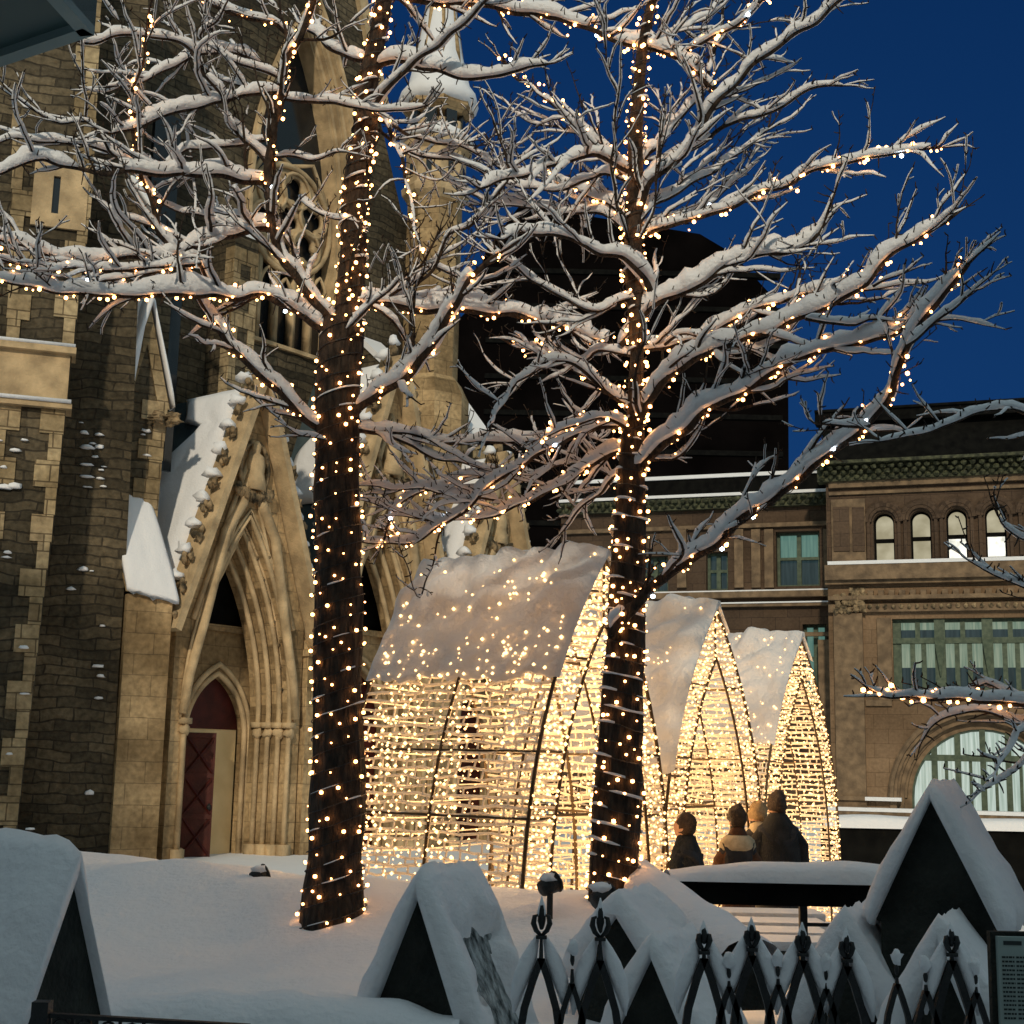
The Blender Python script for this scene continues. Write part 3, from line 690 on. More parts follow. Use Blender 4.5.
# hall window inside the big arch
def pane_grid(wo, mat_p, cells, d=-.75):
    mb = MB()
    for u0, u1, z0, z1 in cells: B.box(mb, u0, u1, z0, z1, d-.04, d)
    return mb.build('pane', mat_p, wo)
mb = MB(); R0 = ahw*1.02
fr = [(ac+R0, .2)]+[(ac+R0*math.cos(t), azs+R0*math.sin(t)) for t in [math.pi*i/20 for i in range(21)]]+[(ac-R0, .2)]
cols = [-.98, -.66, -.34, 0.0, .34, .66, .98]; ztr = B.uz(960, 758)[1]
for c in cols[1:-1]: B.box(mb, ac+R0*c-.11, ac+R0*c+.11, .2, azs+R0*math.sqrt(1-c*c), -.95, -.62)
B.box(mb, ac-R0*.95, ac+R0*.95, ztr-.12, ztr+.12, -.94, -.6)
for c in (-.5, -.17, .17, .5): B.box(mb, ac+R0*c-.06, ac+R0*c+.06, .2, ztr, -.93, -.64)
mb.tube([B.p(x, z, -.75) for x, z in fr], .14, 6)
hw_ = mb.build('hall_window', 'window_green', bb)
mb = MB(); B.plate(mb, fr, [], -.95, -.9); mb.build('pane', 'pane_hall', hw_)
# wide window band of the middle floor
mb = MB(); u0, u1, z0, z1 = bigw; zt = lerp(z0, z1, .70); zm = lerp(z0, z1, .64)
B.box(mb, u0, u1, z1-.12, z1, -.7, -.3); B.box(mb, u0, u1, zt-.1, zt+.12, -.68, -.2); B.box(mb, u0, u1, z0, z0+.12, -.66, -.3); B.box(mb, u0, u0+.3, z0, z1, -.64, -.28)
NB = 4; bw = (B.uz(988, 650)[0]-B.uz(942, 650)[0]); cu_ = []; k = 0; ub = u0+.3
bays = [B.uz(897, 650)[0], B.uz(940, 650)[0], B.uz(988, 650)[0], B.uz(1036, 650)[0], B.uz(1084, 650)[0]]
for i, u in enumerate(bays[1:]): B.box(mb, u-.2, u+.2, z0, z1, -.62, -.1); mb.hexa([B.p(u-.02, z0+.6, 0), B.p(u+.02, z0+.6, 0), B.p(u+.02, z0+.6, -.1), B.p(u-.02, z0+.6, -.1), B.p(u-.2, zt, .12), B.p(u+.2, zt, .12), B.p(u+.2, zt, -.1), B.p(u-.2, zt, -.1)])
for i in range(4):
    a, b = bays[i]+.15, bays[i+1]-.2
    for j in (1, 2): u = lerp(a, b, j/3); B.box(mb, u-.09, u+.09, z0, zt, -.62, -.25)
    u = (a+b)/2; B.box(mb, u-.09, u+.09, zt, z1, -.62, -.25)
ww = mb.build('window', 'window_green', bb)
mb = MB(); md = MB()
for i in range(4):
    a, b = bays[i]+.15, bays[i+1]-.2; zc = lerp(z0, z1, .34)
    B.box(mb, a, b, zc, zt, -.6, -.5); B.box(mb, a, b, zt+.45, z1, -.6, -.5); B.box(md, a, b, z0, zc, -.6, -.52); B.box(md, a, b, zt, zt+.45, -.6, -.52)
mb.build('curtain', 'pane_curtain', ww); md.build('pane', 'pane_dim', ww)
# four lit round-headed windows and their arches
for i, (a, h, z0, z1) in enumerate(arches):
    mb = MB(); n = rarch(a, z0, h*1.02, z1-h); inn = rarch(a, z0+.1, h*.84, z1-h)
    B.plate(mb, n, [inn], -.75, -.5); zm = lerp(z0, z1, .48); B.box(mb, a-h*.85, a+h*.85, zm-.07, zm+.07, -.72, -.46)
    w_ = mb.build('window', 'lead_roof', bb)
    mb = MB(); B.plate(mb, [(a+h*.9, zm+.06)]+[(a+h*.9*math.cos(t), z1-h+h*.9*math.sin(t)) for t in [math.pi*k/14 for k in range(15)]]+[(a-h*.9, zm+.06)], [], -.72, -.66); mb.build('pane', 'pane_cream', w_)
    mb = MB(); B.box(mb, a-h*.9, a+h*.9, z0+.1, zm-.05, -.8, -.68); mb.build('pane', 'pane_bright' if i in (2, 3) else 'pane_cream', w_)
    mb = MB()
    for f in (1.75, 1.35): mb.tube([B.p(a+h*f*math.cos(t), z1-h+h*f*math.sin(t), .06) for t in [math.pi*k/16 for k in range(17)]], .15 if f > 1.5 else .1, 6)
    if i in (0, 1, 2, 3, 4, 5):
        B.box(mb, a+h*1.3, a+h*1.62, z0, z1-h, 0, .14); B.box(mb, a-h*1.62, a-h*1.3, z0, z1-h, 0, .14)
    mb.build('window_surround', 'brownstone_dark', w_)
# cornices, ledges, dentils, pilasters on the main front
mb = MB()
bar(mb, 826, UR, 565, 580, 900, -.2, .5); bar(mb, 826, UR, 580, 584, 900, -.2, .3); bar(mb, 829, UR, 604, 612, 900, -.1, .22); bar(mb, 829, UR, 480, 486, 900, -.2, .2); bar(mb, 829, UR, 490, 493, 900, -.2, .12)
for i in range(60):
    px = 868+i*9.5; u = B.uz(868, 590)[0]+i*.40; z = B.uz(900, 592)[1]
    B.box(mb, u, u+.22, z-.28, z+.05, 0, .32)
bar(mb, 829, UR, 596, 600, 900, -.1, .4)
for px0, px1, y0, y1, dd in ((836, 865, 614, 815, .25), (878, 892, 618, 700, .14), (832, 866, 500, 565, .2), (866, 892, 700, 706, .12)):
    bar(mb, px0, px1, y0, y1, (px0+px1)/2, -.1, dd)
bar(mb, 832, 868, 796, 800, 850, -.1, .4); bar(mb, 832, 868, 806, 816, 850, -.1, .4); bar(mb, 826, UR, 812, 826, 900, -.1, .8)
mb.build('cornice', 'brown_trim', bb)
mb = MB(); bar(mb, 834, 850, 508, 552, 842, .2, .26); bar(mb, 853, 865, 508, 552, 859, .2, .26); mb.build('panel', 'brownstone_dark', bb)
mb = MB(); u = B.uz(870, 600)[0]
for i in range(70): mb.blob(B.p(u+i*.3, B.uz(900, 607)[1], .26), .1, .08, .1, i, .3, 6, 4)
u0, z0 = B.uz(837, 612); 
for i in range(40): mb.blob(B.p(u0+random.random()*1.1, z0+random.random()*.8, .3), .13, .1, .13, i, .4, 6, 4)
mb.build('carved_frieze', 'carved', bb)
# green copper cornice and dark mansard above
mb = MB(); za_, zb2 = B.uz(900, 480)[1], B.uz(900, 465)[1]
B.box(mb, uL-.3, uE, za_, zb2, -.3, .35); 
for i in range(110):
    for j in range(3): mb.blob(B.p(uL-.1+i*.34+(j % 2)*.17, lerp(za_, zb2, .2+.3*j), .4+.12*j), .13, .12, .1, i+j, .3, 6, 4)
B.box(mb, uL-.5, uE, zb2, zb2+.12, -.3, .9); mb.build('eaves', 'copper_cornice', bb)
mb = MB(); zr = B.uz(900, 416)[1]
mb.hexa([B.p(uL-.3, zb2+.12, .5), B.p(uE, zb2+.12, .5), B.p(uE, zb2+.12, -9), B.p(uL-.3, zb2+.12, -9), B.p(uL-.0, zr, -.6), B.p(uE, zr, -.6), B.p(uE, zr, -9), B.p(uL, zr, -9)])
B.box(mb, uL-.4, uE, zr, zr+.35, -9, -.1); mb.build('roof', 'lead_roof', bb)
mb = MB(); B.box(mb, uL-.4, uE, zr-.12, zr, -.7, -.02); B.box(mb, uL-.4, uE, zr+.35, zr+.45, -9, .0); mb.build('gutter', 'lead_roof', bb)
mb = MB()
for (px0, px1, y, d) in ((829, 1300, 565, .5), (866, 902, 800, .4), (829, 1200, 812, .8)):
    u0, z0 = B.uz(px0, y); u0 = B.uz(px0, y)[0]; u1 = B.uz(px1, y)[0]; z0 = B.uz(900 if px1 > 1000 else 850, y)[1]
    B.box(mb, u0, u1, z0+.003, z0+.14, 0, d+.03)
mb.build('snow', 'snow', bb)
mb = MB(); bar(mb, 820, UR, 826, 870, 900, -6, .6); mb.build('shopfront', 'lead_roof', bb)
# left wing, set back
def wbar(mb, px0, px1, y0, y1, ref, d0, d1): return bar(mb, px0, px1, y0, y1, ref, d0-2.5, d1-2.5, -2.5)
uW0 = B.uz(560, 600, -2.5)[0]; uW1 = uL+.5; D2 = -2.5
w1 = br(776, 820, 531, 586, 800, D2); w2 = br(803, 827, 624, 694, 815, D2); w3 = br(706, 728, 552, 590, 717, D2); w4 = br(640, 668, 556, 592, 655, D2)
zt_ = B.uz(760, 508, D2)[1]
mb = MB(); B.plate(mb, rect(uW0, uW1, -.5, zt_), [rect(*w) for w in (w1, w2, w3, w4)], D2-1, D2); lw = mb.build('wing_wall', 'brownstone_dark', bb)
mb = MB()
wbar(mb, 560, 832, 592, 598, 760, 0, .35); wbar(mb, 560, 832, 604, 607, 760, 0, .25); wbar(mb, 560, 832, 633, 637, 760, 0, .2); wbar(mb, 560, 832, 524, 528, 760, 0, .2)
for x in (678, 735, 752, 765, 824): wbar(mb, x, x+9, 530, 588, x, 0, .2)
for x in (700, 760, 828): wbar(mb, x-8, x+4, 640, 815, x, 0, .22)
mb.build('cornice', 'brown_trim', lw)
mb = MB(); za_, zb2 = B.uz(760, 508, D2)[1], B.uz(760, 496, D2)[1]
B.box(mb, uW0, uW1, za_, zb2, D2-.5, D2+.3)
for i in range(60):
    for j in range(2): mb.blob(B.p(uW0+i*.34+(j % 2)*.17, lerp(za_, zb2, .3+.4*j), D2+.35+.1*j), .13, .12, .1, i+j, .3, 6, 4)
mb.build('eaves', 'copper_cornice', lw)
mb = MB(); zr = B.uz(760, 474, D2)[1]; B.box(mb, uW0, uW1-.5, zb2, zr, D2-8, D2-.4); mb.build('roof', 'lead_roof', bb)
mb = MB(); B.box(mb, uW0, uW1-.6, zr+.003, zr+.16, D2-8, D2-.3); B.box(mb, uW0, uW1-.6, zb2+.003, zb2+.13, D2-.5, D2+.4)
for y in (592, 604): z = B.uz(760, y, D2)[1]; B.box(mb, uW0, uW1-.6, z+.002, z+.06, D2, D2+.3)
mb.build('snow', 'snow', lw)
for w, top in ((w1, 'pane_teal'), (w2, 'pane_teal'), (w3, 'pane_dim'), (w4, 'pane_dim')):
    u0, u1, z0, z1 = w; mb = MB(); um = (u0+u1)/2; zm = lerp(z0, z1, .52)
    B.plate(mb, rect(u0-.02, u1+.02, z0-.02, z1+.02), [rect(u0+.12, um-.09, z0+.1, zm-.06), rect(um+.09, u1-.12, z0+.1, zm-.06), rect(u0+.12, um-.09, zm+.06, z1-.1), rect(um+.09, u1-.12, zm+.06, z1-.1)], D2-.7, D2-.4)
    wo = mb.build('window', 'window_green', bb)
    mb = MB(); B.box(mb, u0, u1, zm, z1, D2-.66, D2-.6); mb.build('curtain', top, wo)
    mb = MB(); B.box(mb, u0, u1, z0, zm, D2-.66, D2-.6); mb.build('pane', 'pane_dim' if w is not w2 else 'pane_teal', wo)
# ================================================================ STREET behind the tents
sw = thing('street_wall', 'low dark street wall with a thin snowy top before the big arch window', 'wall', (P(836, 800, 24).x, 24, 0))
mb = MB(); x0, x1 = P(826, 840, 24).x, P(1500, 840, 24).x; z1 = P(900, 829, 24).z; mb.box(((x0+x1)/2, 24.2, z1/2), x1-x0, .4, z1); mb.build('wall', 'lead_roof', sw)
mb = MB(); rg = []
for i in range(60):
    x = lerp(x0-.05, x1, i/59); h = .2+.05*noise.noise(Vector((x*.9, 0, 3)))
    rg.append([Vector((x, 24.2+.27*math.cos(t), z1+.002+h*max(0, math.sin(t))**.6)) for t in [math.pi*k/8 for k in range(9)]])
mb.rings(rg, close=False); mb.build('snow', 'snow', sw, True)
# ================================================================ CANOPY, top left
cpn = thing('bus_shelter', 'dark teal flat canopy edge cutting into the top left corner', 'shelter', (P(-420, 900, 4.2).x, 4.2, 0))
def slabpx(mb, px, Y0, dz): # polygon at heights from pixels on a level plane
    q = []
    zz = P(95, 24, Y0).z
    for x, y in px:
        r = ray(x, y); t = (zz-CZ)/r.z; q.append(CAM+r*t)
    return mb.hexa(q+[v+Z*dz for v in q])
mb = MB(); slabpx(mb, [(-300, 150), (0, 52), (96, 25), (45, -30), (-300, -120)][0:0] or [(-260, 148), (95, 27), (52, -22), (-260, -110)], 4.2, .16); mb.build('roof', 'canopy', cpn)
mb = MB(); zz = P(95, 24, 4.2).z
def lvl(x, y, dz=0.):
    r = ray(x, y); t = (zz+dz-CZ)/r.z; return CAM+r*t
a, b, c = lvl(-260, 148), lvl(95, 27), lvl(52, -22); aa = (b-a).normalized(); bbv = (c-b).normalized()
for p0, p1, t in ((a, b, aa), (b, c, bbv)):
    nn = t.cross(Z).normalized(); 
    q = [p0-Z*.03, p1-Z*.03, p1-Z*.03+nn*.05, p0-Z*.03+nn*.05]; mb.hexa(q+[v+Z*.24 for v in q])
mb.build('fascia', 'canopy_pale', cpn)
mb = MB()
for s in (.12, .35): q = a.lerp(b, s); mb.box((q.x-.25, q.y+.6, (zz)/2), .09, .09, zz)
mb.build('post', 'canopy', cpn)
# ================================================================ LIT TUNNELS
ico = None
def bulb_mesh(name, mat, r):
    bm = MB(); t = (1+5**.5)/2; s = r/math.sqrt(1+t*t)
    vs = [(-1, t, 0), (1, t, 0), (-1, -t, 0), (1, -t, 0), (0, -1, t), (0, 1, t), (0, -1, -t), (0, 1, -t), (t, 0, -1), (t, 0, 1), (-t, 0, -1), (-t, 0, 1)]
    fs = [(0, 11, 5), (0, 5, 1), (0, 1, 7), (0, 7, 10), (0, 10, 11), (1, 5, 9), (5, 11, 4), (11, 10, 2), (10, 7, 6), (7, 1, 8), (3, 9, 4), (3, 4, 2), (3, 2, 6), (3, 6, 8), (3, 8, 9), (4, 9, 5), (2, 4, 11), (6, 2, 10), (8, 6, 7), (9, 8, 1)]
    me = bpy.data.meshes.new(name); me.from_pydata([(a*s, b*s, c*s) for a, b, c in vs], [], fs); me.materials.append(M[mat]); return me, vs, fs
OCT = [(1, 0, 0), (-1, 0, 0), (0, 1, 0), (0, -1, 0), (0, 0, 1), (0, 0, -1)]
OCF = [(0, 2, 4), (2, 1, 4), (1, 3, 4), (3, 0, 4), (2, 0, 5), (1, 2, 5), (3, 1, 5), (0, 3, 5)]
tb_me, _, _ = bulb_mesh('bulb', 'tent_bulb', .0115)
tree_me = [bulb_mesh('bulb', 'bulb', r)[0] for r in (.0065, .0095, .0135)]
cool_me = bulb_mesh('bulb', 'cool_bulb', .015)[0]
def put_bulb(me, loc, parent):
    o = bpy.data.objects.new('bulb', me); COL.objects.link(o); o.parent = parent; o.location = Vector(loc)-parent.location; return o
TL = ['tallest and nearest string lit gothic arch tunnel, with a broad snowy roof', 'middle one of three string lit gothic arch tunnels, right of the slim trunk', 'smallest and farthest string lit gothic arch tunnel before the sandstone building']
def tunnel(idx, px, py, Y, ang, hw, L, zs_, dens):
    ap = P(px, py, Y); H = ap.z; W = Wall((ap.x, ap.y), ang)
    T = thing('light_tunnel', TL[idx], 'light tunnel', (ap.x, ap.y, 0), 'gothic arch light tunnels in a row')
    def x(z, h=hw, Ht=H): return h*(1-min(1, max(0, z/Ht))**3.25)
    def S(sd, z, d, off=0.): 
        dz = .01; tx = (x(z+dz)-x(z-dz))/(2*dz); nl = math.hypot(1, tx)
        return W.p(sd*(x(z)+off/nl), z-off*tx/nl*1.0, -d)
    zz = [H*(1-(1-k/26)**1.25) for k in range(27)]
    mb = MB()
    for d in (0.0, L/2, L):
        for sd in (-1, 1): mb.tube([S(sd, z, d) for z in zz], .016, 5)
    hi, Hi = hw*.70, H*.865
    for d in (-.01, ):
        for sd in (-1, 1):
            mb.tube([W.p(sd*hi*(1-min(1, z/Hi)**3.4), z, .01) for z in [Hi*k/22 for k in range(23)]], .014, 5)
            mb.tube([W.p(sd*hi*(1-min(1, z/Hi)**3.4), z, -.35) for z in [Hi*k/22 for k in range(23)]], .012, 5)
    mb.tube([W.p(0, H, 0), W.p(0, H, -L)], .016, 5); mb.tube([W.p(0, Hi, 0), W.p(0, H, 0)], .012, 5)
    for z in (1.78, 2.25, 2.95, .06):
        for sd in (-1, 1): mb.tube([S(sd, z, 0), S(sd, z, L)], .012, 5)
        if z in (1.78, 2.95): mb.tube([W.p(-hi*(1-(z/Hi)**3.4), z, -.35), W.p(hi*(1-(z/Hi)**3.4), z, -.35)], .012, 5)
        for sd in (-1, 1): mb.tube([S(sd, z, 0), W.p(sd*hi*(1-(z/Hi)**3.4), z, 0)], .010, 5)
    mb.build('frame', 'metal_frame', T)
    # net of wires carrying bulbs, dusted with snow
    net = MB(); B_ = []
    step = .064; nz = int(H/step)
    for sd in (-1, 1):
        for k in range(1, nz):
            z = k*step
            if sd < 0 and z > zs_+.3: 
                continue
            n = 12; pts = [S(sd, z+.012*math.sin(j*1.9+k*2.1)+.018*noise.noise(Vector((j*.6, k*.9, sd+idx))), L*j/n) for j in range(n+1)]
            net.tube(pts, .0100 if random.random() < .7 else .013, 4, False)
            for j in range(int(L/.12)):
                d = (j+.5*(k % 2))*.12+random.uniform(-.03, .03)
                if 0 < d < L and random.random() < .9: net.tube([S(sd, z, d), S(sd, z+step, d+random.uniform(-.01, .01))], .008, 4, False)
            d = random.random()*.06
            while d < L:
                if random.random() < dens*(.62+1.5*noise.noise(Vector((d*3.3, idx*7+sd, z*.35)))): B_.append((S(sd, z+random.uniform(-.022, .022), d, .012), sd))
                d += .075*random.uniform(.7, 1.3)
    for k in range(1, nz):      # front band between outer and inner arch
        z = k*step; xo = x(z); xi = hi*(1-min(1, z/Hi)**3.4) if z < Hi else 0
        for sd in (-1, 1):
            if xo-xi < .02: continue
            a = W.p(sd*xi, z, 0); b = W.p(sd*xo, z+random.uniform(-.03, .03), 0); net.tube([a, a.lerp(b, .5)+Z*random.uniform(-.02, .02), b], .008, 4, False)
            q = xi+.02
            while q < xo:
                B_.append((W.p(sd*q, z+random.uniform(-.03, .03), .015), 2)); q += random.uniform(.05, .085)
            if z < Hi:   # inner return of the band
                for dd in (.08, .17, .26, .34): B_.append((W.p(sd*hi*(1-min(1, z/Hi)**3.4)*.99, z+random.uniform(-.03, .03), -dd), 3))
                net.tube([W.p(sd*xi, z, 0), W.p(sd*xi, z, -.35)], .007, 4, False)
        # sparse net across the far end
        if z < 1.8 or idx != 2:
            xo = x(z)
            if k % 2: net.tube([W.p(-xo, z, -L), W.p(0, z-.02, -L), W.p(xo, z, -L)], .006, 4, False)
            q = -xo
            while q < xo:
                if random.random() < .7*dens: B_.append((W.p(q, z+random.uniform(-.03, .03), -L+.01), 4))
                q += .1
    net.build('light_net', 'wire_snow', T)
    # bulbs glowing at the surface of the thin snow
    rf = []
    while len(rf) < int(230*dens):
        z = zs_+(H-zs_)*random.random()**1.25*.97; d = random.random()*L
        if noise.noise(Vector((z*2.2, d*2.5, idx*4))) > -.08-.5*(1-(z-zs_)/(H-zs_)): rf.append((S(-1, z, d, .055+(.03 if z > zs_+.5*(H-zs_) else 0)+random.uniform(-.012, .014)), -1))
    B_ += rf
    B_.sort(key=lambda b: ((b[0]-CAM).length+(0 if b[1] in (2, -1) else 5)))
    for p, s in B_[:100]: put_bulb(tb_me, p, T)
    mb = MB()
    for p, s in B_[100:]:
        r = .0125*random.uniform(.55, 1.4); mb.add([(p.x+a*r, p.y+b*r, p.z+c*r) for a, b, c in OCT], OCF)
    o = mb.build('bulbs', 'tent_bulb', T); o['kind'] = 'stuff'
    # snow cap
    mb = MB(); nd, nzr = 44, 44
    for sd, zlo in ((-1, zs_), (1, H*.93)):
        top = []; bot = []
        for j in range(nzr+1):
            rt = []; rb = []
            for i in range(nd+1):
                d = lerp(-.05, L+.05, i/nd)
                zl = zlo+(.05*noise.noise(Vector((d*3.1, idx*3, 0)))+.05*noise.noise(Vector((d*11, idx*3, 7)))) + (.16*sstep(.25, .12, abs(d-L*.5)))*(sd < 0)*0
                z = lerp(zl, H-.0005, j/nzr)
                f = (z-zlo)/(H-zlo)
                lump = .12*abs(noise.noise(Vector((z*3.4, d*3.0+z*1.6, idx*5+1))))*2*(sstep(.2, .7, f))+.03*noise.noise(Vector((z*9, d*9, idx)))
                e = min(1, i/1.5, (nd-i)/1.5, (j+.6)/1.5)
                off = (.055+lump)*(.25+.75*e)
                p = S(sd, z, d, off); p += Z*(.05*sstep(.9, 1, f))
                rt.append(p); rb.append(S(sd, z, d, .012))
            top.append(rt); bot.append(rb)
        for a, b in ((top, False), (bot, True)):
            vs = [v for r_ in a for v in r_]; w = nd+1
            fs = [(j*w+i, j*w+i+1, (j+1)*w+i+1, (j+1)*w+i) for j in range(nzr) for i in range(nd)]
            if b != (sd < 0): fs = [f[::-1] for f in fs]
            mb.add(vs, fs)
        edge_t = top[0]+[r_[-1] for r_ in top[1:]]+top[-1][-2::-1]+[r_[0] for r_ in top[-2:0:-1]]
        edge_b = bot[0]+[r_[-1] for r_ in bot[1:]]+bot[-1][-2::-1]+[r_[0] for r_ in bot[-2:0:-1]]
        n = len(edge_t); mb.add(edge_t+edge_b, [(i, (i+1) % n, n+(i+1) % n, n+i) for i in range(n)])
    mb.build('snow', 'tent_snow', T, True)
    for z, e in ((.7, 7), (1.7, 9), (2.6, 9), (H-.55, 5)):
        l = bpy.data.lights.new('tunnel_glow', 'POINT'); l.energy = e*TGL; l.color = (1, .56, .22); l.shadow_soft_size = .22  # lamps added inside the tunnel, standing in for its many bulbs
        lo = bpy.data.objects.new('tunnel_glow', l); COL.objects.link(lo); lo.location = W.p(0, z, -L*.5)
    for _ in range(34 if idx == 0 else 14):   # bulbs buried under the snow, glowing through it
        z = zs_+(H-zs_)*random.uniform(.25, .93); d = random.uniform(.1, L-.1)
        l = bpy.data.lights.new('buried_bulb', 'POINT'); l.energy = random.uniform(.8, 2.6); l.color = (1, .62, .30); l.shadow_soft_size = .02
        lo = bpy.data.objects.new('buried_bulb', l); COL.objects.link(lo); lo.location = S(-1, z, d, -.045)
    return T
TGL = 5.2
tunnel(0, 604, 557, 10.8, 55, 1.08, 1.75, 2.78, 1.15)
tunnel(1, 715, 607, 13.8, 55, 1.10, 1.9, 2.1, .85)
tunnel(2, 800, 637, 17.0, 55, 1.15, 2.0, 2.45, .85)
# ================================================================ PEOPLE
def person(px, Y, h, lab, coat, hair, hood=None, lean=0., turn=0., arm=None, width=1.0, extra=None):
    g = P(px, 765, Y); h = (P(px, h, Y).z-gh(g.x, Y))*1.0; T = thing('person', lab, 'person', (g.x, Y, gh(g.x, Y)))
    o = Vector(T.location); k = h/1.75; ax = Vector((math.cos(turn), math.sin(turn), 0)); ay = Vector((-math.sin(turn), math.cos(turn), 0))
    def q(a, b, c): return ax*(a*k*width)+ay*(b*k+lean*c)+Z*(c*k)
    V = [q(0, 0, .95), q(0, 0, 1.12), q(0, -.01, 1.3), q(0, 0, 1.44), q(0, .01, 1.53), q(0, .03, 1.62), q(0, .03, 1.70)]
    E = [(0, 1), (1, 2), (2, 3), (3, 4), (4, 5), (5, 6)]; Rd = [.15, .13, .16, .09, .055, .09, .075]
    for sg in (-1, 1):
        n = len(V); V += [q(sg*.1, 0, .86), q(sg*.11, .02, .48), q(sg*.11, -.02, .09), q(sg*.12, .1, .04)]
        E += [(0, n), (n, n+1), (n+1, n+2), (n+2, n+3)]; Rd += [.1, .065, .045, .04]
        n = len(V); el = q(sg*.27, .02, 1.13); ha = q(sg*.2, .22, 1.08) if arm is None else q(*arm[0 if sg < 0 else 1])
        V += [q(sg*.17, 0, 1.4), el, ha, ha+ax*.0+ay*.06]; E += [(3, n), (n, n+1), (n+1, n+2), (n+2, n+3)]; Rd += [.075, .05, .035, .04]
    me = bpy.data.meshes.new('body'); me.from_pydata([tuple(v) for v in V], E, []); b = bpy.data.objects.new('body', me); COL.objects.link(b); b.parent = T
    me.materials.append(M['trousers'])
    sm = b.modifiers.new('skin', 'SKIN'); 
    for i, r_ in enumerate(Rd): me.skin_vertices[0].data[i].radius = (r_*k, r_*k)
    me.skin_vertices[0].data[0].use_root = True
    ss = b.modifiers.new('sub', 'SUBSURF'); ss.levels = ss.render_levels = 2
    def rg(c, rx, ry, n=16, w=0.): return [o+c+ax*(rx*k*math.cos(t)*(1+.05*math.sin(5*t+c.z*9)))+ay*(ry*k*math.sin(t)) for t in [2*math.pi*i/n for i in range(n)]]
    mb = MB(); wd = width
    mb.rings([rg(q(0, 0, z), rx*wd, ry*wd) for z, rx, ry in ((.62, .24, .19), (.75, .25, .2), (.92, .25, .19), (1.08, .245, .18), (1.25, .26, .18), (1.36, .25, .17), (1.44, .21, .15), (1.50, .15, .13), (1.56, .105, .115), (1.58, .07, .08))])
    for i, sg in enumerate((-1, 1)):
        n = 11+i*8; mb.tube([o+V[7+4+i*8]+ax*(-sg*.03), o+(V[7+4+i*8]+V[8+4+i*8])/2+ax*(sg*.03), o+V[8+4+i*8], o+V[9+4+i*8]], [.1*k*wd, .1*k*wd, .085*k, .065*k], 10)
    c = mb.build('coat', coat, T, True)
    mb = MB(); mb.blob(o+q(0, .03, 1.64), .082*k, .095*k, .118*k, 1, .03, 14, 9, 1, ax, ay); mb.build('head', 'skin', T, True)
    mb = MB(); mb.blob(o+q(0, .0, 1.655), .094*k, .106*k, .125*k, px*.1, .14, 16, 10, .75, ax, ay); mb.build('hair', hair, T, True)
    if hood:
        mb = MB(); mb.rings([rg(q(0, -.02, z), rx*wd, ry*wd) for z, rx, ry in ((1.36, .25, .19), (1.40, .28, .21), (1.46, .25, .19), (1.5, .17, .14), (1.49, .09, .09))]); mb.build('scarf', hood, T, True)
    for i, sg in enumerate((-1, 1)):   # hands with separate fingers
        ha = o+V[10+4+i*8]; mb = MB(); mb.blob(ha, .035*k, .045*k, .022*k, i, .1, 8, 5, 1, ax, ay)
        for f in range(4): s0 = ha+ax*((f-1.5)*.017)+ay*.03; mb.tube([s0, s0+ay*.035, s0+ay*(.055+.004*(f % 2))-Z*.02], [.009, .008, .006], 6)
        mb.tube([ha-ax*(sg*.03), ha-ax*(sg*.05)+ay*.03, ha-ax*(sg*.045)+ay*.05], [.01, .009, .007], 6); mb.build('hand', 'skin', T, True)
    if extra: extra(o, q, T)
    return T
person(777, 13.9, 794, 'broad person in a black winter coat seen from behind, right of the brown coat', 'coat_black', 'hair_dark', width=.84, turn=.1)
person(737, 13.1, 808, 'person in a brown coat with a cream fur scarf seen from behind', 'coat_brown', 'hair_dark', hood='cream_wool', turn=-.1, width=.62)
person(757, 14.3, 804, 'fair haired person in a cream jacket standing between the brown and the black coat', 'cream_wool', 'hair_fair', turn=.3, width=.62)
def bag(o, q, T):
    mb = MB(); mb.blob(o+q(-.14, -.2, 1.12), .1, .05, .09, 3, .2, 12, 8); mb.build('scarf', 'orange_cloth', T, True)
person(686, 12.5, 816, 'person in a dark jacket with an orange mitten, leftmost of the group', 'coat_black', 'hair_dark', turn=.9, width=.8, extra=bag)
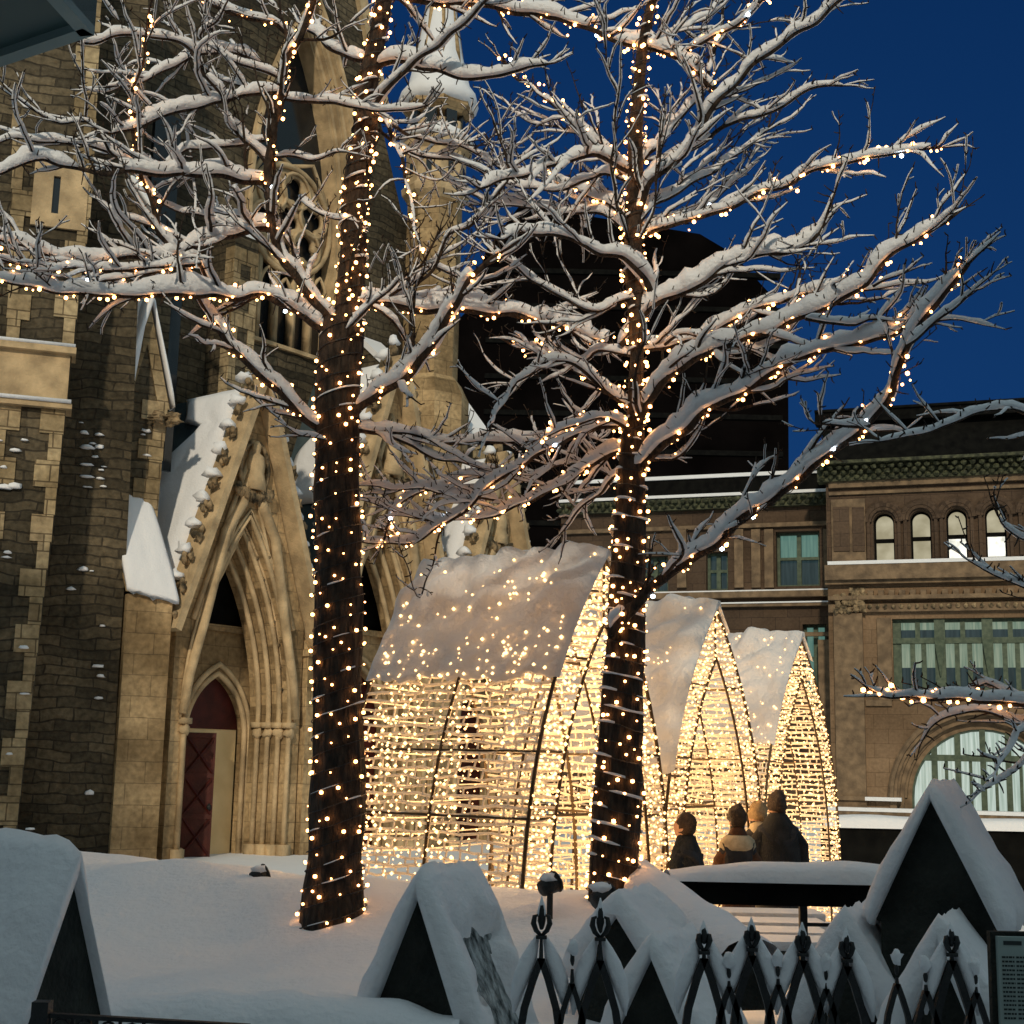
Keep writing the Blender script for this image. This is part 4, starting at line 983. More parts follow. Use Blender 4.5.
# ================================================================ FOREGROUND PIERS
def pier(px, py, Y, ang, hw, hh, dep, zb, lab, th=.1, body=None, bare=0., over=.05, seed=1, back=.0, rth=1.):
    ap = P(px, py, Y); W = Wall((ap.x, ap.y), ang); T = thing('stone_pier', lab, 'stone pier', (ap.x, ap.y, 0), 'gabled stone piers along the fence')
    za = ap.z; zf = za-hh; bw = body or hw*.92
    mb = MB(); W.plate(mb, [(-bw, zb), (bw, zb), (bw, zf), (hw, zf), (hw, zf+.03), (0, za), (-hw, zf+.03), (-hw, zf), (-bw, zf)], [], -dep, 0)
    if bare: pass
    bd = mb.build('body', 'dark_stone', T)
    if bare:
        mb = MB(); n3 = (W.u*hh+Z*hw).normalized()*.012
        q = [W.p(hw*.05, lerp(za, zf, .05), -.03), W.p(hw, zf+.03, -.03), W.p(hw, zf+.03, -dep+.03), W.p(hw*.05, lerp(za, zf, .05), -dep+.03)]
        mb.hexa([v+n3*.4 for v in q]+[v+n3*1.3 for v in q]); mb.build('slate_slope', 'frosted_slate', T)
    rg = []; N = 22; K = 15
    for j in range(N+1):
        d = lerp(over, -dep-over, j/N); e = .45 if j in (0, N) else (.85 if j in (1, N-1) else 1)
        out = []; inn = []
        for i in range(-K, K+1):
            s = abs(i)/K; sg = 1 if i >= 0 else -1
            lim = 1.04+.06*noise.noise(Vector((d*9, seed, sg*2.)))+.05*noise.noise(Vector((d*42, seed, sg*2.)))
            if False: lim = min(lim, lerp(.42, 1.04, sstep(dep*.25, dep*1.1, -d+.22*noise.noise(Vector((d*14, 3, seed))))))
            s *= lim; u = sg*hw*s; z = lerp(za, zf, s)
            nx_, nz_ = sg*hh, hw; l = math.hypot(nx_, nz_); nx_, nz_ = nx_/l, nz_/l
            blend = min(1, abs(i)/9)**.8; nx_ *= blend; nz_ = lerp(.82, nz_, blend)
            pm = 1.
            if bare and sg > 0:
                qd = -d/dep+.16*noise.noise(Vector((d*13, s*5, seed))); pm = 1-sstep(.22, .34, s+.12*noise.noise(Vector((d*9, s*9, 3))))*sstep(.16, .26, qd)*sstep(.98, .86, qd)
            if sg > 0: pm *= lerp(1, rth, min(1, abs(i)/4))
            t = .004+th*pm*e*(1.2-.35*s)*(1+.3*noise.noise(Vector((u*7, d*5, seed)))+.12*noise.noise(Vector((u*25, d*25, seed))))*(.45 if abs(i) == K else 1)
            out.append(W.p(u+nx_*t, z+nz_*t, d)); inn.append(W.p(u+nx_*.004, z+nz_*.004, d))
        rg.append(out+inn[::-1])
    mb = MB(); mb.rings(rg); mb.build('snow', 'snow', T, True); return T, W
pier(421, 893, 6.3, -27, .27, .66, .50, .2, 'snow capped gabled pier with bare frosted slate on its right slope', .115, bare=1, seed=2)
pier(70, 870, 5.8, 70, .27, .60, 1.3, .2, 'gabled pier at the left edge buried under one broad slope of snow', .14, seed=5, rth=.12)
pier(619, 915, 6.9, -30, .22, .30, .38, .2, 'small snowy gabled pier at the foot of the ramp, behind the pickets', .12, seed=7)
pier(654, 955, 6.3, -30, .22, .45, .42, .2, 'gabled pier with ragged snow slope, in front of the smaller one by the ramp', .10, seed=9)
pier(846, 940, 6.7, -28, .24, .55, .42, .2, 'narrow snowy gabled pier, farther left of two before the big gate pier', .155, seed=11)
pier(940, 948, 6.2, -30, .20, .5, .38, .2, 'narrow snowy gabled pier touching the big gate pier at its left', .14, seed=13)
tg, WG = pier(932, 799, 6.6, -28, .27, .56, .55, .1, 'large dark gabled gate pier with thick snow on its cap at the right', .085, body=.25, seed=17, over=.06)
# notice fixed beside it
sg_ = thing('notice_board', 'pale notice board with rows of small dark print at the bottom right corner', 'sign', (P(1014, 980, 5.6).x, 5.6, 0))
WS = Wall((P(1002, 980, 5.6).x, 5.6), 0); a = WS.uz(1002, 1040); b = WS.uz(1060, 938)
mb = MB(); WS.box(mb, a[0], b[0], a[1], b[1], -.03, 0); mb.build('plate', 'sign_plate', sg_)
mb = MB(); WS.box(mb, a[0]-.02, b[0]+.02, .0, b[1]+.015, -.07, -.032); mb.build('post', 'dark_stone', sg_)
mb = MB(); z1 = WS.uz(1002, 958)[1]
for i in range(15):
    z = z1-i*.016
    for c in range(2):
        u = a[0]+.012+c*.055
        while u < a[0]+.058+c*.055: w = random.uniform(.006, .014); WS.box(mb, u, min(u+w, a[0]+.06+c*.055), z, z+.007, 0, .002); u += w+.003
WS.box(mb, a[0]+.02, a[0]+.09, b[1]-.03, b[1]-.015, 0, .002); mb.build('print', 'sign_ink', sg_)
# ================================================================ IRON FENCE
YF = 5.35
fe = thing('iron_fence', 'black wrought iron fence of pointed pickets with fleur tips, heaped with snow', 'fence', (P(520, 1000, YF).x, YF, 0))
WF = Wall((P(520, 1000, YF).x, YF), 0)
def picket(px, tall=True, py=None, s=1.0):
    SH = .10 if px < 650 else .045
    jy = py or (960 if tall else 985); u, zj = WF.uz(px, jy); k = s*(1 if tall else .62)
    mb = MB()
    for sg in (-1, 1):
        pts = [(0, zj+.005), (sg*.028*k, zj-.07*k), (sg*.058*k, zj-.17*k), (sg*.078*k, zj-.30*k), (sg*.085*k, zj-.55), (sg*.085*k, .3)]
        for (a, b), (c, d) in zip(pts, pts[1:]):
            w = .011*(1.25 if tall else .9)
            q = [WF.p(u+a-w, b, .012), WF.p(u+a+w, b, .012), WF.p(u+a+w, b, -.012), WF.p(u+a-w, b, -.012)]
            r_ = [WF.p(u+c-w, d, .012), WF.p(u+c+w, d, .012), WF.p(u+c+w, d, -.012), WF.p(u+c-w, d, -.012)]
            mb.hexa(r_+q)
    mb.tube([WF.p(u, zj-.01, 0), WF.p(u, zj+SH*.9*k, 0)], [.010, .006], 6)
    pk = mb.build('picket', 'iron', fe)
    mb = MB(); zt = zj+(SH+.015)*k; fs_ = 1 if px < 650 else .72
    mb.blob(WF.p(u, zt+.035*k*fs_, 0), .014*k, .012, .045*k*fs_, px, .1, 8, 7); 
    if tall:
        for sg in (-1, 1): mb.tube([WF.p(u, zt-.03, .0), WF.p(u+sg*.02*fs_, zt-.01, .004), WF.p(u+sg*.03*fs_, zt+.015*fs_, .006), WF.p(u+sg*.026*fs_, zt+.04*fs_, .004), WF.p(u+sg*.014*fs_, zt+.045*fs_, 0)], [.006, .010, .011, .009, .004], 6)
        WF.box(mb, u-.02, u+.02, zt-.04, zt-.028, -.012, .012)
    mb.build('finial', 'iron', pk, True)
    mb = MB()
    if tall:
        mb.rings([[WF.p(u+r*math.cos(t), zt+dz*fs_*.9, r*.9*math.sin(t)-.006) for t in [2*math.pi*i/8 for i in range(8)]] for dz, r in ((.035, .010), (.05, .018), (.07, .015), (.10, .008), (.125, .002))])
        for sg in (-1, 1):
            mb.rings([[WF.p(u+sg*c+r*math.cos(t)*.8, zj+dz, r*math.sin(t)*.7-.02) for t in [2*math.pi*i/8 for i in range(8)]] for dz, r, c in ((.10, .004, .006), (.05, .024, .028), (.0, .040, .046), (-.06, .042, .068), (-.13, .028, .088), (-.19, .006, .095))])
    else: mb.blob(WF.p(u, zt+.06, 0), .022, .02, .03, px, .3)
    mb.build('snow', 'snow', pk, True)
for px, y in ((541, 960), (600, 962), (704, 960), (752, 957), (803, 962), (847, 968), (952, 962)): picket(px, True, y)
for px, y in ((572, 985), (729, 988), (778, 986), (826, 990), (897, 985), (926, 992), (976, 994)): picket(px, False, y)
mb = MB(); u0 = WF.uz(522, 1030)[0]; u1 = WF.uz(1005, 1030)[0]; zr = WF.uz(760, 1045)[1]; WF.box(mb, u0, u1, zr-.04, zr, -.02, .02); WF.box(mb, u0, u1, .3, .34, -.02, .02); mb.build('rail', 'iron', fe)
f2 = thing('scroll_fence', 'low black iron fence rail with scrolls along the bottom left edge', 'fence', (P(50, 1000, 5.3).x, 5.3, 0))
W2 = Wall((P(50, 1015, 5.3).x, 5.3), 0); z = W2.uz(60, 1013)[1]; z2 = W2.uz(240, 1024)[1]; u1 = W2.uz(250, 1020)[0]
mb = MB(); mb.hexa([W2.p(0, z-.015, .015), W2.p(u1, z2-.015, .015), W2.p(u1, z2-.015, -.015), W2.p(0, z-.015, -.015), W2.p(0, z, .015), W2.p(u1, z2, .015), W2.p(u1, z2, -.015), W2.p(0, z, -.015)])
WF2 = W2
for i in range(9): u = .0+i*.085; mb.tube([W2.p(u, z-.01-.05*i*.085, 0), W2.p(u, .3, 0)], .007, 6)
mb.build('rail', 'iron', f2)
mb = MB()
for i in range(8):
    u = .0425+i*.085; zc = z-.05-.05*i*.085; mb.tube([W2.p(u+.03*math.cos(t), zc+.03*math.sin(t), 0) for t in [2*math.pi*k/12 for k in range(13)]], .005, 5)
mb.build('scroll', 'iron', f2)
mb = MB(); W2.box(mb, -.06, -.0, .3, z+.04, -.03, .03); mb.build('post', 'iron', f2)
# ================================================================ RAMP, BEAM, STEPS behind the fence
bm_ = thing('dark_parapet', 'long dark parapet beam with snow on top in front of the people', 'parapet', (P(790, 890, 8.6).x, 8.6, 0))
YP = 8.6; a = P(680, 881, YP); b = P(905, 884, YP); c = P(790, 906, YP)
mb = MB(); mb.hexa([Vector((a.x, YP, c.z)), Vector((b.x, YP, c.z)), Vector((b.x, YP+.3, c.z)), Vector((a.x, YP+.3, c.z)), Vector((a.x, YP, a.z)), Vector((b.x, YP, a.z)), Vector((b.x, YP+.3, a.z)), Vector((a.x, YP+.3, a.z))])
mb.build('beam', 'lead_roof', bm_)
mb = MB()
for x in (808, 893): q = P(x, 900, YP); mb.box((q.x, YP+.15, c.z/2), .045, .045, c.z)
for y in (925, 950, 980): z = P(790, y, YP+.1).z; mb.box(((P(808, 900, YP).x+b.x)/2, YP+.15, z), b.x-P(808, 900, YP).x, .02, .02)
mb.build('post', 'iron', bm_)
rg = []
for i in range(50):
    x = lerp(a.x-.06, b.x, i/49); h = .105+.025*noise.noise(Vector((x*3, 2, 0)))+.04*sstep(.18, .0, i/49)*-1+.02*math.sin(x*4)
    rg.append([Vector((x, YP+.15+.2*math.cos(t), a.z+.002+h*max(0, math.sin(t))**.6)) for t in [math.pi*k/8 for k in range(9)]])
mb = MB(); mb.rings(rg, close=False); mb.build('snow', 'snow', bm_, True)
rp = thing('ramp_wall', 'sloping dark ramp wall under a thick roll of snow behind the pickets', 'wall', (P(690, 900, 8).x, 8, 0))
p0, p1 = P(628, 878, 9.0), P(752, 968, 7.2); mb = MB(); t = (p1-p0); sd = Vector((t.y, -t.x, 0)).normalized()*.13
mb.hexa([p0-sd-Z*.22, p1-sd-Z*.2, p1+sd-Z*.2, p0+sd-Z*.22, p0-sd, p1-sd, p1+sd, p0+sd]); mb.build('wall', 'dark_stone', rp)
rg = []
for i in range(30):
    s = i/29; c = p0.lerp(p1, s); h = .15+.03*noise.noise(Vector((s*5, 1, 1))); rg.append([c+sd*(1.35*math.cos(w))+Z*(h*max(0, math.sin(w))**.7-.01) for w in [math.pi*k/8 for k in range(9)]])
mb = MB(); mb.rings(rg, close=False); mb.build('snow', 'snow', rp, True)
stp = thing('stone_steps', 'snow covered steps glimpsed under the dark parapet', 'steps', (P(770, 930, 9.5).x, 9.5, 0))
mb = MB(); ms = MB()
for i in range(4):
    Y = 11.4-i*.5; z = P(770, 922+i*10, Y).z; x0 = P(722-0*i, 900, Y).x; x1 = P(826+i*3, 900, Y).x
    mb.box(((x0+x1)/2, Y+.22, z-.06), x1-x0, .46, .12)
    ms.box(((x0+x1)/2, Y+.24, z+.035), x1-x0, .42, .06)
mb.build('tread', 'dark_stone', stp); ms.build('snow', 'snow', stp)
# small ground spotlights half buried in the lawn
for (px, py, Y, lab) in ((550, 893, 8.4, 'small black spotlight in the snow bank beside the slate sloped pier'), (259, 882, 10.2, 'short black spotlight post standing in the snow left of the near tree'), (604, 906, 7.6, 'small black lamp half buried in snow at the foot of the far tree')):
    g = P(px, py, Y); T = thing('ground_spotlight', lab, 'spotlight', (g.x, Y, g.z-.12), 'spotlights in the snow')
    mb = MB(); mb.tube([(g.x, Y, g.z-.5), (g.x, Y, g.z)], .02, 6); mb.build('stake', 'iron', T)
    mb = MB(); mb.tube([(g.x-.05, Y, g.z+.02), (g.x+.03, Y+.05, g.z+.06)], [.045, .06], 10); mb.tube([(g.x+.03, Y+.05, g.z+.06), (g.x+.04, Y+.056, g.z+.065)], [.066, .066], 10); mb.build('housing', 'iron', T, True)
    mb = MB(); mb.blob((g.x-.01, Y+.02, g.z+.085), .06, .05, .03, px, .3); mb.build('snow', 'snow', T, True)
# ================================================================ TREES
def resample(pts, step):
    """pts: list of (Vector, r) -> evenly spaced, smoothed (Catmull-Rom)"""
    out = []; n = len(pts)
    for i in range(n-1):
        p0 = pts[max(i-1, 0)]; p1 = pts[i]; p2 = pts[i+1]; p3 = pts[min(i+2, n-1)]
        L = (p2[0]-p1[0]).length; k = max(1, int(L/step))
        for j in range(k):
            t = j/k; t2, t3 = t*t, t*t*t
            q = .5*((2*p1[0])+(p2[0]-p0[0])*t+(2*p0[0]-5*p1[0]+4*p2[0]-p3[0])*t2+(-p0[0]+3*p1[0]-3*p2[0]+p3[0])*t3)
            out.append((q, lerp(p1[1], p2[1], t)))
    out.append(pts[-1]); return out
def tang(pa, i): return (pa[min(i+1, len(pa)-1)][0]-pa[max(i-1, 0)][0]).normalized()
def snow_on(ms, pa, th, seed, n=8, rmin=.0, gap=.25):
    rg = []; m = len(pa)
    def flush():
        nonlocal rg
        if len(rg) >= 3: ms.rings(rg)
        rg = []
    for i, (p, r) in enumerate(pa):
        t = tang(pa, i); q = math.sqrt(max(0, 1-t.z*t.z))
        nz = noise.noise(Vector((p.x*2.2+seed, p.y*2.2, p.z*2.2))); nf = noise.noise(Vector((p.x*9+seed, p.y*9, p.z*9)))
        if q < .34 or nz < -gap-.25*q: 
            flush(); continue
        h = t.cross(Z); h = h.normalized(); v = h.cross(t)
        e = min(1, .15+i*.35, .1+(m-1-i)*.35); qq = min(1, (q-.3)*2.2)
        b = th*(1+.6*nz+.5*nf+.25*noise.noise(Vector((p.x*26, p.y*26, p.z*26+seed))))*e*qq*min(1, .45+r/.03); b = max(b, .003); a = (r*1.12+b*.42+.002)
        if not rg: b *= .3; a *= .6
        c = p+v*(r*.35)
        rg.append([c+h*(math.cos(w)*a)+v*((math.sin(w)*(b+r*.6)) if math.sin(w) > 0 else math.sin(w)*r*.35) for w in [2*math.pi*k/n for k in range(n)]])
    flush()
def spurs(mw, pa, dens, ln, seed, extra):
    acc = 0
    for i in range(1, len(pa)):
        acc += (pa[i][0]-pa[i-1][0]).length
        while acc > dens:
            acc -= dens*random.uniform(.7, 1.3); p, r = pa[i]; t = tang(pa, i)
            w = random.random()*2*math.pi; h = t.orthogonal().normalized(); d = h*math.cos(w)+t.cross(h)*math.sin(w)
            if d.z < -.1 and random.random() < .75: d = -d
            if d.y > .3: d.y *= -1
            l = r+extra+random.uniform(.5, 1.2)*ln; e = p+d*l+t*random.uniform(0, .012)
            mw.tube([p, p+d*(l*.6), e], [.0052, .0045, .0028], 3)
def grow(mw, ms, p, d, L, r, lv, th, up=.35):
    """one side shoot with its own twigs"""
    n = max(4, int(L/.05)); pa = [(p, r)]; q = p.copy(); dd = d.normalized(); cv = Vector((random.uniform(-.5, .5), random.uniform(-.5, .5), random.uniform(-.3, .5)))
    for i in range(n):
        dd = (dd+Vector((random.gauss(0, .15), random.gauss(0, .15), random.gauss(0, .14)))+Z*(up*.055)+cv*.08).normalized()
        q = q+dd*(L/n); pa.append((q.copy(), max(.0028, r*(1-.75*(i+1)/n))))
    mw.tube([a[0] for a in pa], [a[1] for a in pa], 5 if lv == 1 else 4)
    snow_on(ms, pa, th, lv*3+p.x, 7 if lv == 1 else 6, gap=.22 if lv == 1 else .05)
    spurs(mw, pa, .075 if lv == 1 else .11, .014, 0, th*.55)
    if lv < 3:
        i = 2
        while i < n-1:
            if random.random() < (.62 if lv == 1 else .35):
                t = tang(pa, i); s = t.cross(Z); s = (s.normalized() if s.length > .1 else Vector((1, 0, 0)))*random.choice((-1, 1))
                nd = (t*.75+s*random.uniform(.1, .8)+Z*random.uniform(-.6, 1.0)).normalized()
                grow(mw, ms, pa[i][0], nd, L*random.uniform(.28, .55), pa[i][1]*.6, lv+1, th*.6, up)
            i += random.choice((2, 3, 3))
    return pa
def lit(pa, r_off, spacing, jit, me, T, limit=100, hang=.0, th=.0):
    """bulbs wound helically along a path"""
    ph = random.random()*6; acc = 0; pts = []; wires = []; up = None
    for i in range(1, len(pa)):
        p, r = pa[i]; t = tang(pa, i); ds = (pa[i][0]-pa[i-1][0]).length
        h = t.orthogonal().normalized() if abs(t.z) > .9 else t.cross(Z).normalized(); v = h.cross(t)
        ph += ds/(.10+r*1.2)*2*math.pi*.5; acc += ds
        off = (h*math.cos(ph)+v*math.sin(ph)); w = p+off*(r+r_off); wires.append(w)
        if acc > spacing:
            acc -= spacing*random.uniform(.7, 1.3); q = p+off*(r+r_off+random.uniform(0, jit)); q += v*(max(0, off.dot(v))*th*random.uniform(.5, .95))
            if random.random() < hang: q -= Z*random.uniform(.02, .07)
            pts.append(q)
    return wires, pts
BULBN = 0
def light_string(lab, paths, spacing, r_off=.009, jit=.006, hang=.05, th=0.):
    global BULBN
    T = None; mw = MB(); allp = []
    for pa in paths:
        if T is None: T = thing('light_string', lab, 'light string', pa[0][0], 'strings of lights wound round the trees')
        w, pts = lit(pa, r_off, spacing, jit, None, T, hang=hang, th=th); allp += pts
        if len(w) > 2: mw.tube(w, .0028, 3, False)
    mw.build('wire', 'iron', T)
    random.shuffle(allp)
    for q in allp[:100]: put_bulb(random.choice(tree_me) if random.random() > .02 else cool_me, q, T); BULBN += 1
    if allp[100:]:
        mb = MB()
        for p in allp[100:]: r = .012; mb.add([(p.x+a*r, p.y+b*r, p.z+c*r) for a, b, c in OCT], OCF)
        o = mb.build('bulbs', 'bulb', T); o['kind'] = 'stuff'
SLK, SDK = 1.65, .40
def limb(T, Y0, Y1, r0, r1, th, pts, side=.30, sl=.5, litlab=None, sp=.075, subs=True, wig=.030):
    r0 *= .74; r1 *= .78; th *= .80
    """a main limb traced through the picture, given depth Y0..Y1"""
    n = len(pts); acc = [0]
    for a, b in zip(pts, pts[1:]): acc.append(acc[-1]+math.hypot(b[0]-a[0], b[1]-a[1]))
    raw = []
    for i, (x, y) in enumerate(pts):
        s = acc[i]/acc[-1]; raw.append((P(x, y, lerp(Y0, Y1, s)), lerp(r0, r1, s)))
    pa = resample(raw, .035)
    pa = [(p+Vector((noise.noise(p*5.)*wig, noise.noise(p*5.+Vector((9, 0, 0)))*wig, noise.noise(p*5.+Vector((0, 9, 0)))*wig*1.2)), r*(1+.12*noise.noise(p*7.))) for p, r in pa]
    mw, ms = MB(), MB(); mw.tube([a[0] for a in pa], [a[1] for a in pa], 8)
    snow_on(ms, pa, th, r0*99+Y0, 10, gap=.34); spurs(mw, pa, .045, .028, 0, th*.8)
    if subs:
        side *= SDK; d = side*.6; L = 0
        for i in range(3, len(pa)-1):
            L += (pa[i][0]-pa[i-1][0]).length
            if L > d:
                L = 0; d = side*random.uniform(.5, 1.5); s_ = i/len(pa)
                t = tang(pa, i); sd = t.cross(Z); sd = (sd.normalized() if sd.length > .15 else Vector((1, 0, 0)))*random.choice((-1, 1))
                nd = (t*.8+sd*random.uniform(.0, .75)+Z*random.choice((1, 1, -.55))*random.uniform(.2, 1.0)).normalized()
                grow(mw, ms, pa[i][0], nd, sl*SLK*random.uniform(.5, 1.25)*(1-.3*s_), max(.006, min(.015, pa[i][1]*.55)), 1, min(.04, th*.75))
        t = tang(pa, len(pa)-1)
        for k in range(2): grow(mw, ms, pa[-1][0], (t+Vector((random.uniform(-.4, .4), random.uniform(-.4, .4), random.uniform(0, .4)))).normalized(), sl*.7, max(.004, r1*.8), 1, th*.5)
    lb = mw.build('limb', 'bark', T, True); ms.build('snow', 'branch_snow', lb, True)
    if litlab: light_string(litlab, [pa], sp*.62, th=th)
    return pa
def trunk(T, Y, pts, nm='trunk', rings=None, seg=.05):
    raw = [(P(x, y, Y), w/2*Y/1400) for x, y, w in pts]; pa = resample(raw, seg)
    pa = [(p+Vector((noise.noise(p*3)*.012, 0, 0)), r*(1+.06*noise.noise(p*5))) for p, r in pa]
    mb = MB(); rg = []
    for i, (p, r) in enumerate(pa):
        t = tang(pa, i); h = t.cross(Vector((0, 1, 0))).normalized(); v = t.cross(h)
        rg.append([p+(h*math.cos(w)+v*math.sin(w))*r*(1+.09*noise.noise(Vector((math.cos(w)*2.2, math.sin(w)*2.2, p.z*1.3)))+.05*noise.noise(Vector((math.cos(w)*7, math.sin(w)*7, p.z*4)))+.02*math.sin(w*9+p.z*2)) for w in [2*math.pi*k/32 for k in range(32)]])
    mb.rings(rg); o = mb.build(nm, 'bark', T, True); return o, pa
def wrap(lab, pa, pitch, rad_off, bulb_dz, th, snowfrac, tilt=.06, z0=None, z1=None, T3=None):
    """string wound tightly round a trunk, snow caught on its turns"""
    pts = []; z = pa[0][0].z; ph = random.random()*6
    tab = [(p.z, p, r) for p, r in pa]; zt = pa[-1][0].z; k = 0; Cs = []
    tz = [(a[0], a[1]) for a in [(t[0], t) for t in tab]]
    def at(z):
        for (za, pa_, ra), (zb, pb, rb) in zip(tab, tab[1:]):
            if z <= zb: f = (z-za)/max(1e-6, zb-za); return pa_.lerp(pb, f), lerp(ra, rb, f)
        return tab[-1][1], tab[-1][2]
    while z < zt:
        c, r = at(z); pts.append((c+Vector((math.cos(ph), math.sin(ph), 0))*(r+rad_off)+Z*(tilt*math.cos(ph)*r*4+.01*noise.noise(Vector((ph, z, 0)))), ph)); ph += .3; z += pitch*.3/(2*math.pi)
    ch_ = max(1, int(len(pts)*.3*.16/ bulb_dz/100)+1)
    nstr = max(1, math.ceil(sum((pts[i+1][0]-pts[i][0]).length for i in range(len(pts)-1))/bulb_dz/100))
    nstr = min(nstr, len(lab)); per = len(pts)//nstr+1
    for s in range(nstr):
        seg = pts[s*per:(s+1)*per+1]
        if len(seg) < 3: continue
        T = thing('light_string', lab[s], 'light string', seg[0][0], 'strings of lights wound round the trees')
        mb = MB(); mb.tube([p for p, _ in seg], .004, 4, False); mb.build('wire', 'iron', T)
        acc = 0; bp = []
        for i in range(1, len(seg)):
            acc += (seg[i][0]-seg[i-1][0]).length
            if acc > bulb_dz: acc = random.uniform(-.3, .3)*bulb_dz; p, a = seg[i]; bp.append(p+Vector((math.cos(a), math.sin(a), 0))*.006+Z*random.uniform(-.07, .05))
        bp.sort(key=lambda b: b.y)
        for q in bp[:100]: put_bulb(random.choice(tree_me), q, T)
        if bp[100:]:
            mb = MB()
            for p in bp[100:]: r = .012; mb.add([(p.x+a*r, p.y+b*r, p.z+c*r) for a, b, c in OCT], OCF)
            o = mb.build('bulbs', 'bulb', T); o['kind'] = 'stuff'
        ms = MB(); rg = []
        for p, a in seg:
            nz = noise.noise(Vector((a*.55, p.z*3, 3)))
            if nz < snowfrac:
                if len(rg) > 2: ms.rings(rg)
                rg = []; continue
            o_ = Vector((math.cos(a), math.sin(a), 0)); hh = th*min(1, (nz-snowfrac)*4+.2)
            rg.append([p+o_*(math.cos(w)*hh*.9)+Z*(max(-.2, math.sin(w))*hh*1.5+.002) for w in [2*math.pi*k/6 for k in range(6)]])
        if len(rg) > 2: ms.rings(rg)
        if ms.v: ms.build('snow', 'branch_snow', T, True)
# ---- near tree (left)
Y1_ = 9.0
t1 = thing('bare_tree', 'nearer bare snowy tree, its thick black light wrapped trunk before the church portals', 'tree', P(331, 932, Y1_))
_, tp1 = trunk(t1, Y1_, [(331, 960, 74), (331, 930, 68), (333, 895, 60), (335, 860, 54), (338, 780, 51), (338, 700, 49), (338, 560, 46), (337, 440, 45), (338, 395, 45), (341, 340, 44), (344, 322, 42)])
_, tp1b = trunk(t1, Y1_, [(342, 335, 36), (350, 310, 30), (351, 275, 29), (353, 245, 27), (352, 205, 26), (362, 150, 26), (366, 112, 25), (369, 75, 22), (378, 37, 19), (384, -5, 17), (390, -60, 14)], 'leader')
wrap(['string of warm lights round the lowest part of the near tree trunk, above the snow', 'string of warm lights round the near tree trunk at the height of the church doors', 'string of warm lights round the near tree trunk below its first fork'], tp1, .115, .010, .105, .0075, .13)
wrap(['string of warm lights round the near tree stem just above its fork', 'string of warm lights round the topmost stem of the near tree'], tp1b, .10, .012, .085, .012, .12)
L = limb
# (Y0, Y1, r0, r1, snow thickness, points)
L(t1, 9, 8.3, .052, .026, .05, [(335, 330), (303, 282), (283, 257), (271, 225), (268, 187), (271, 150), (278, 100), (288, 62), (301, 32), (316, -10)], litlab='string of warm lights up the steep left stem of the near tree', sp=.06, sl=.45)
L(t1, 9, 8.2, .045, .010, .055, [(333, 438), (306, 420), (281, 392), (256, 371), (237, 354), (212, 320), (195, 287), (180, 262), (162, 232), (150, 198), (136, 150), (133, 100), (142, 62), (147, 18)], litlab='string of warm lights along the left limb crossing the snowy gablet', sp=.062, sl=.4)
L(t1, 9, 8.1, .048, .022, .085, [(338, 428), (368, 402), (396, 380), (418, 360), (436, 340), (451, 310), (468, 280), (501, 253)], litlab='string of warm lights along the rising right limb of the near tree', sp=.05, sl=.35)
L(t1, 9, 9.3, .045, .018, .11, [(345, 306), (381, 304), (416, 308), (443, 310), (481, 312), (512, 314), (545, 322), (577, 332), (607, 344), (630, 350)], litlab='string of warm lights along the thick level limb joining the two trees', sp=.055, side=.35, sl=.4)
L(t1, 9, 9.3, .030, .012, .075, [(352, 430), (391, 431), (416, 435), (454, 442), (497, 442), (543, 440), (568, 437), (600, 438)], sl=.3)
L(t1, 9.05, 9.3, .02, .008, .06, [(391, 434), (416, 448), (441, 459), (472, 464), (500, 466)], sl=.3, side=.35)
L(t1, 9, 8.0, .04, .012, .075, [(290, 236), (256, 228), (225, 237), (195, 247), (155, 257), (125, 258), (75, 262), (40, 251), (-5, 238)], side=.22, sl=.45)
L(t1, 9, 7.8, .042, .010, .10, [(322, 330), (288, 306), (256, 294), (230, 297), (172, 294), (140, 293), (100, 295), (50, 290), (20, 285), (-10, 279)], litlab='string of warm lights along the lowest left limb of the near tree', sp=.06, side=.3, sl=.35)
L(t1, 8.6, 7.9, .022, .012, .06, [(200, 262), (172, 268), (140, 268), (82, 269), (45, 267), (-10, 257)], litlab='string of warm lights on the left limb that leaves the picture halfway up', sp=.08, side=.18, sl=.35)
L(t1, 8.8, 8.2, .020, .009, .055, [(215, 290), (192, 255), (172, 270), (140, 273), (105, 279), (92, 288)], sl=.3, side=.3)
L(t1, 8.8, 7.9, .032, .014, .10, [(272, 182), (237, 179), (200, 175), (175, 173), (137, 173), (100, 171), (65, 164), (32, 161), (-5, 172)], side=.28, sl=.35)
L(t1, 8.7, 8.2, .018, .008, .06, [(150, 158), (135, 155), (100, 150), (62, 144), (25, 139), (-10, 141)], sl=.25)
L(t1, 8.5, 8.0, .016, .006, .035, [(140, 162), (118, 160), (100, 136), (88, 123), (62, 123), (38, 113), (20, 100), (3, 84)], side=.3, sl=.35)
L(t1, 8.4, 8.0, .010, .004, .012, [(90, 124), (86, 120), (84, 80), (85, 32)], side=.3, sl=.15)
L(t1, 8.8, 8.3, .020, .012, .09, [(266, 165), (255, 150), (240, 135), (225, 105), (207, 75), (187, 50), (160, 38), (130, 36), (100, 40), (66, 38)], side=.3, sl=.35)
L(t1, 8.9, 8.6, .020, .009, .055, [(270, 140), (256, 141), (220, 146), (190, 151), (160, 166)], side=.25, sl=.3)
L(t1, 8.9, 8.3, .026, .012, .09, [(280, 92), (250, 94), (217, 101), (175, 114), (140, 124), (112, 132)], side=.26, sl=.4)
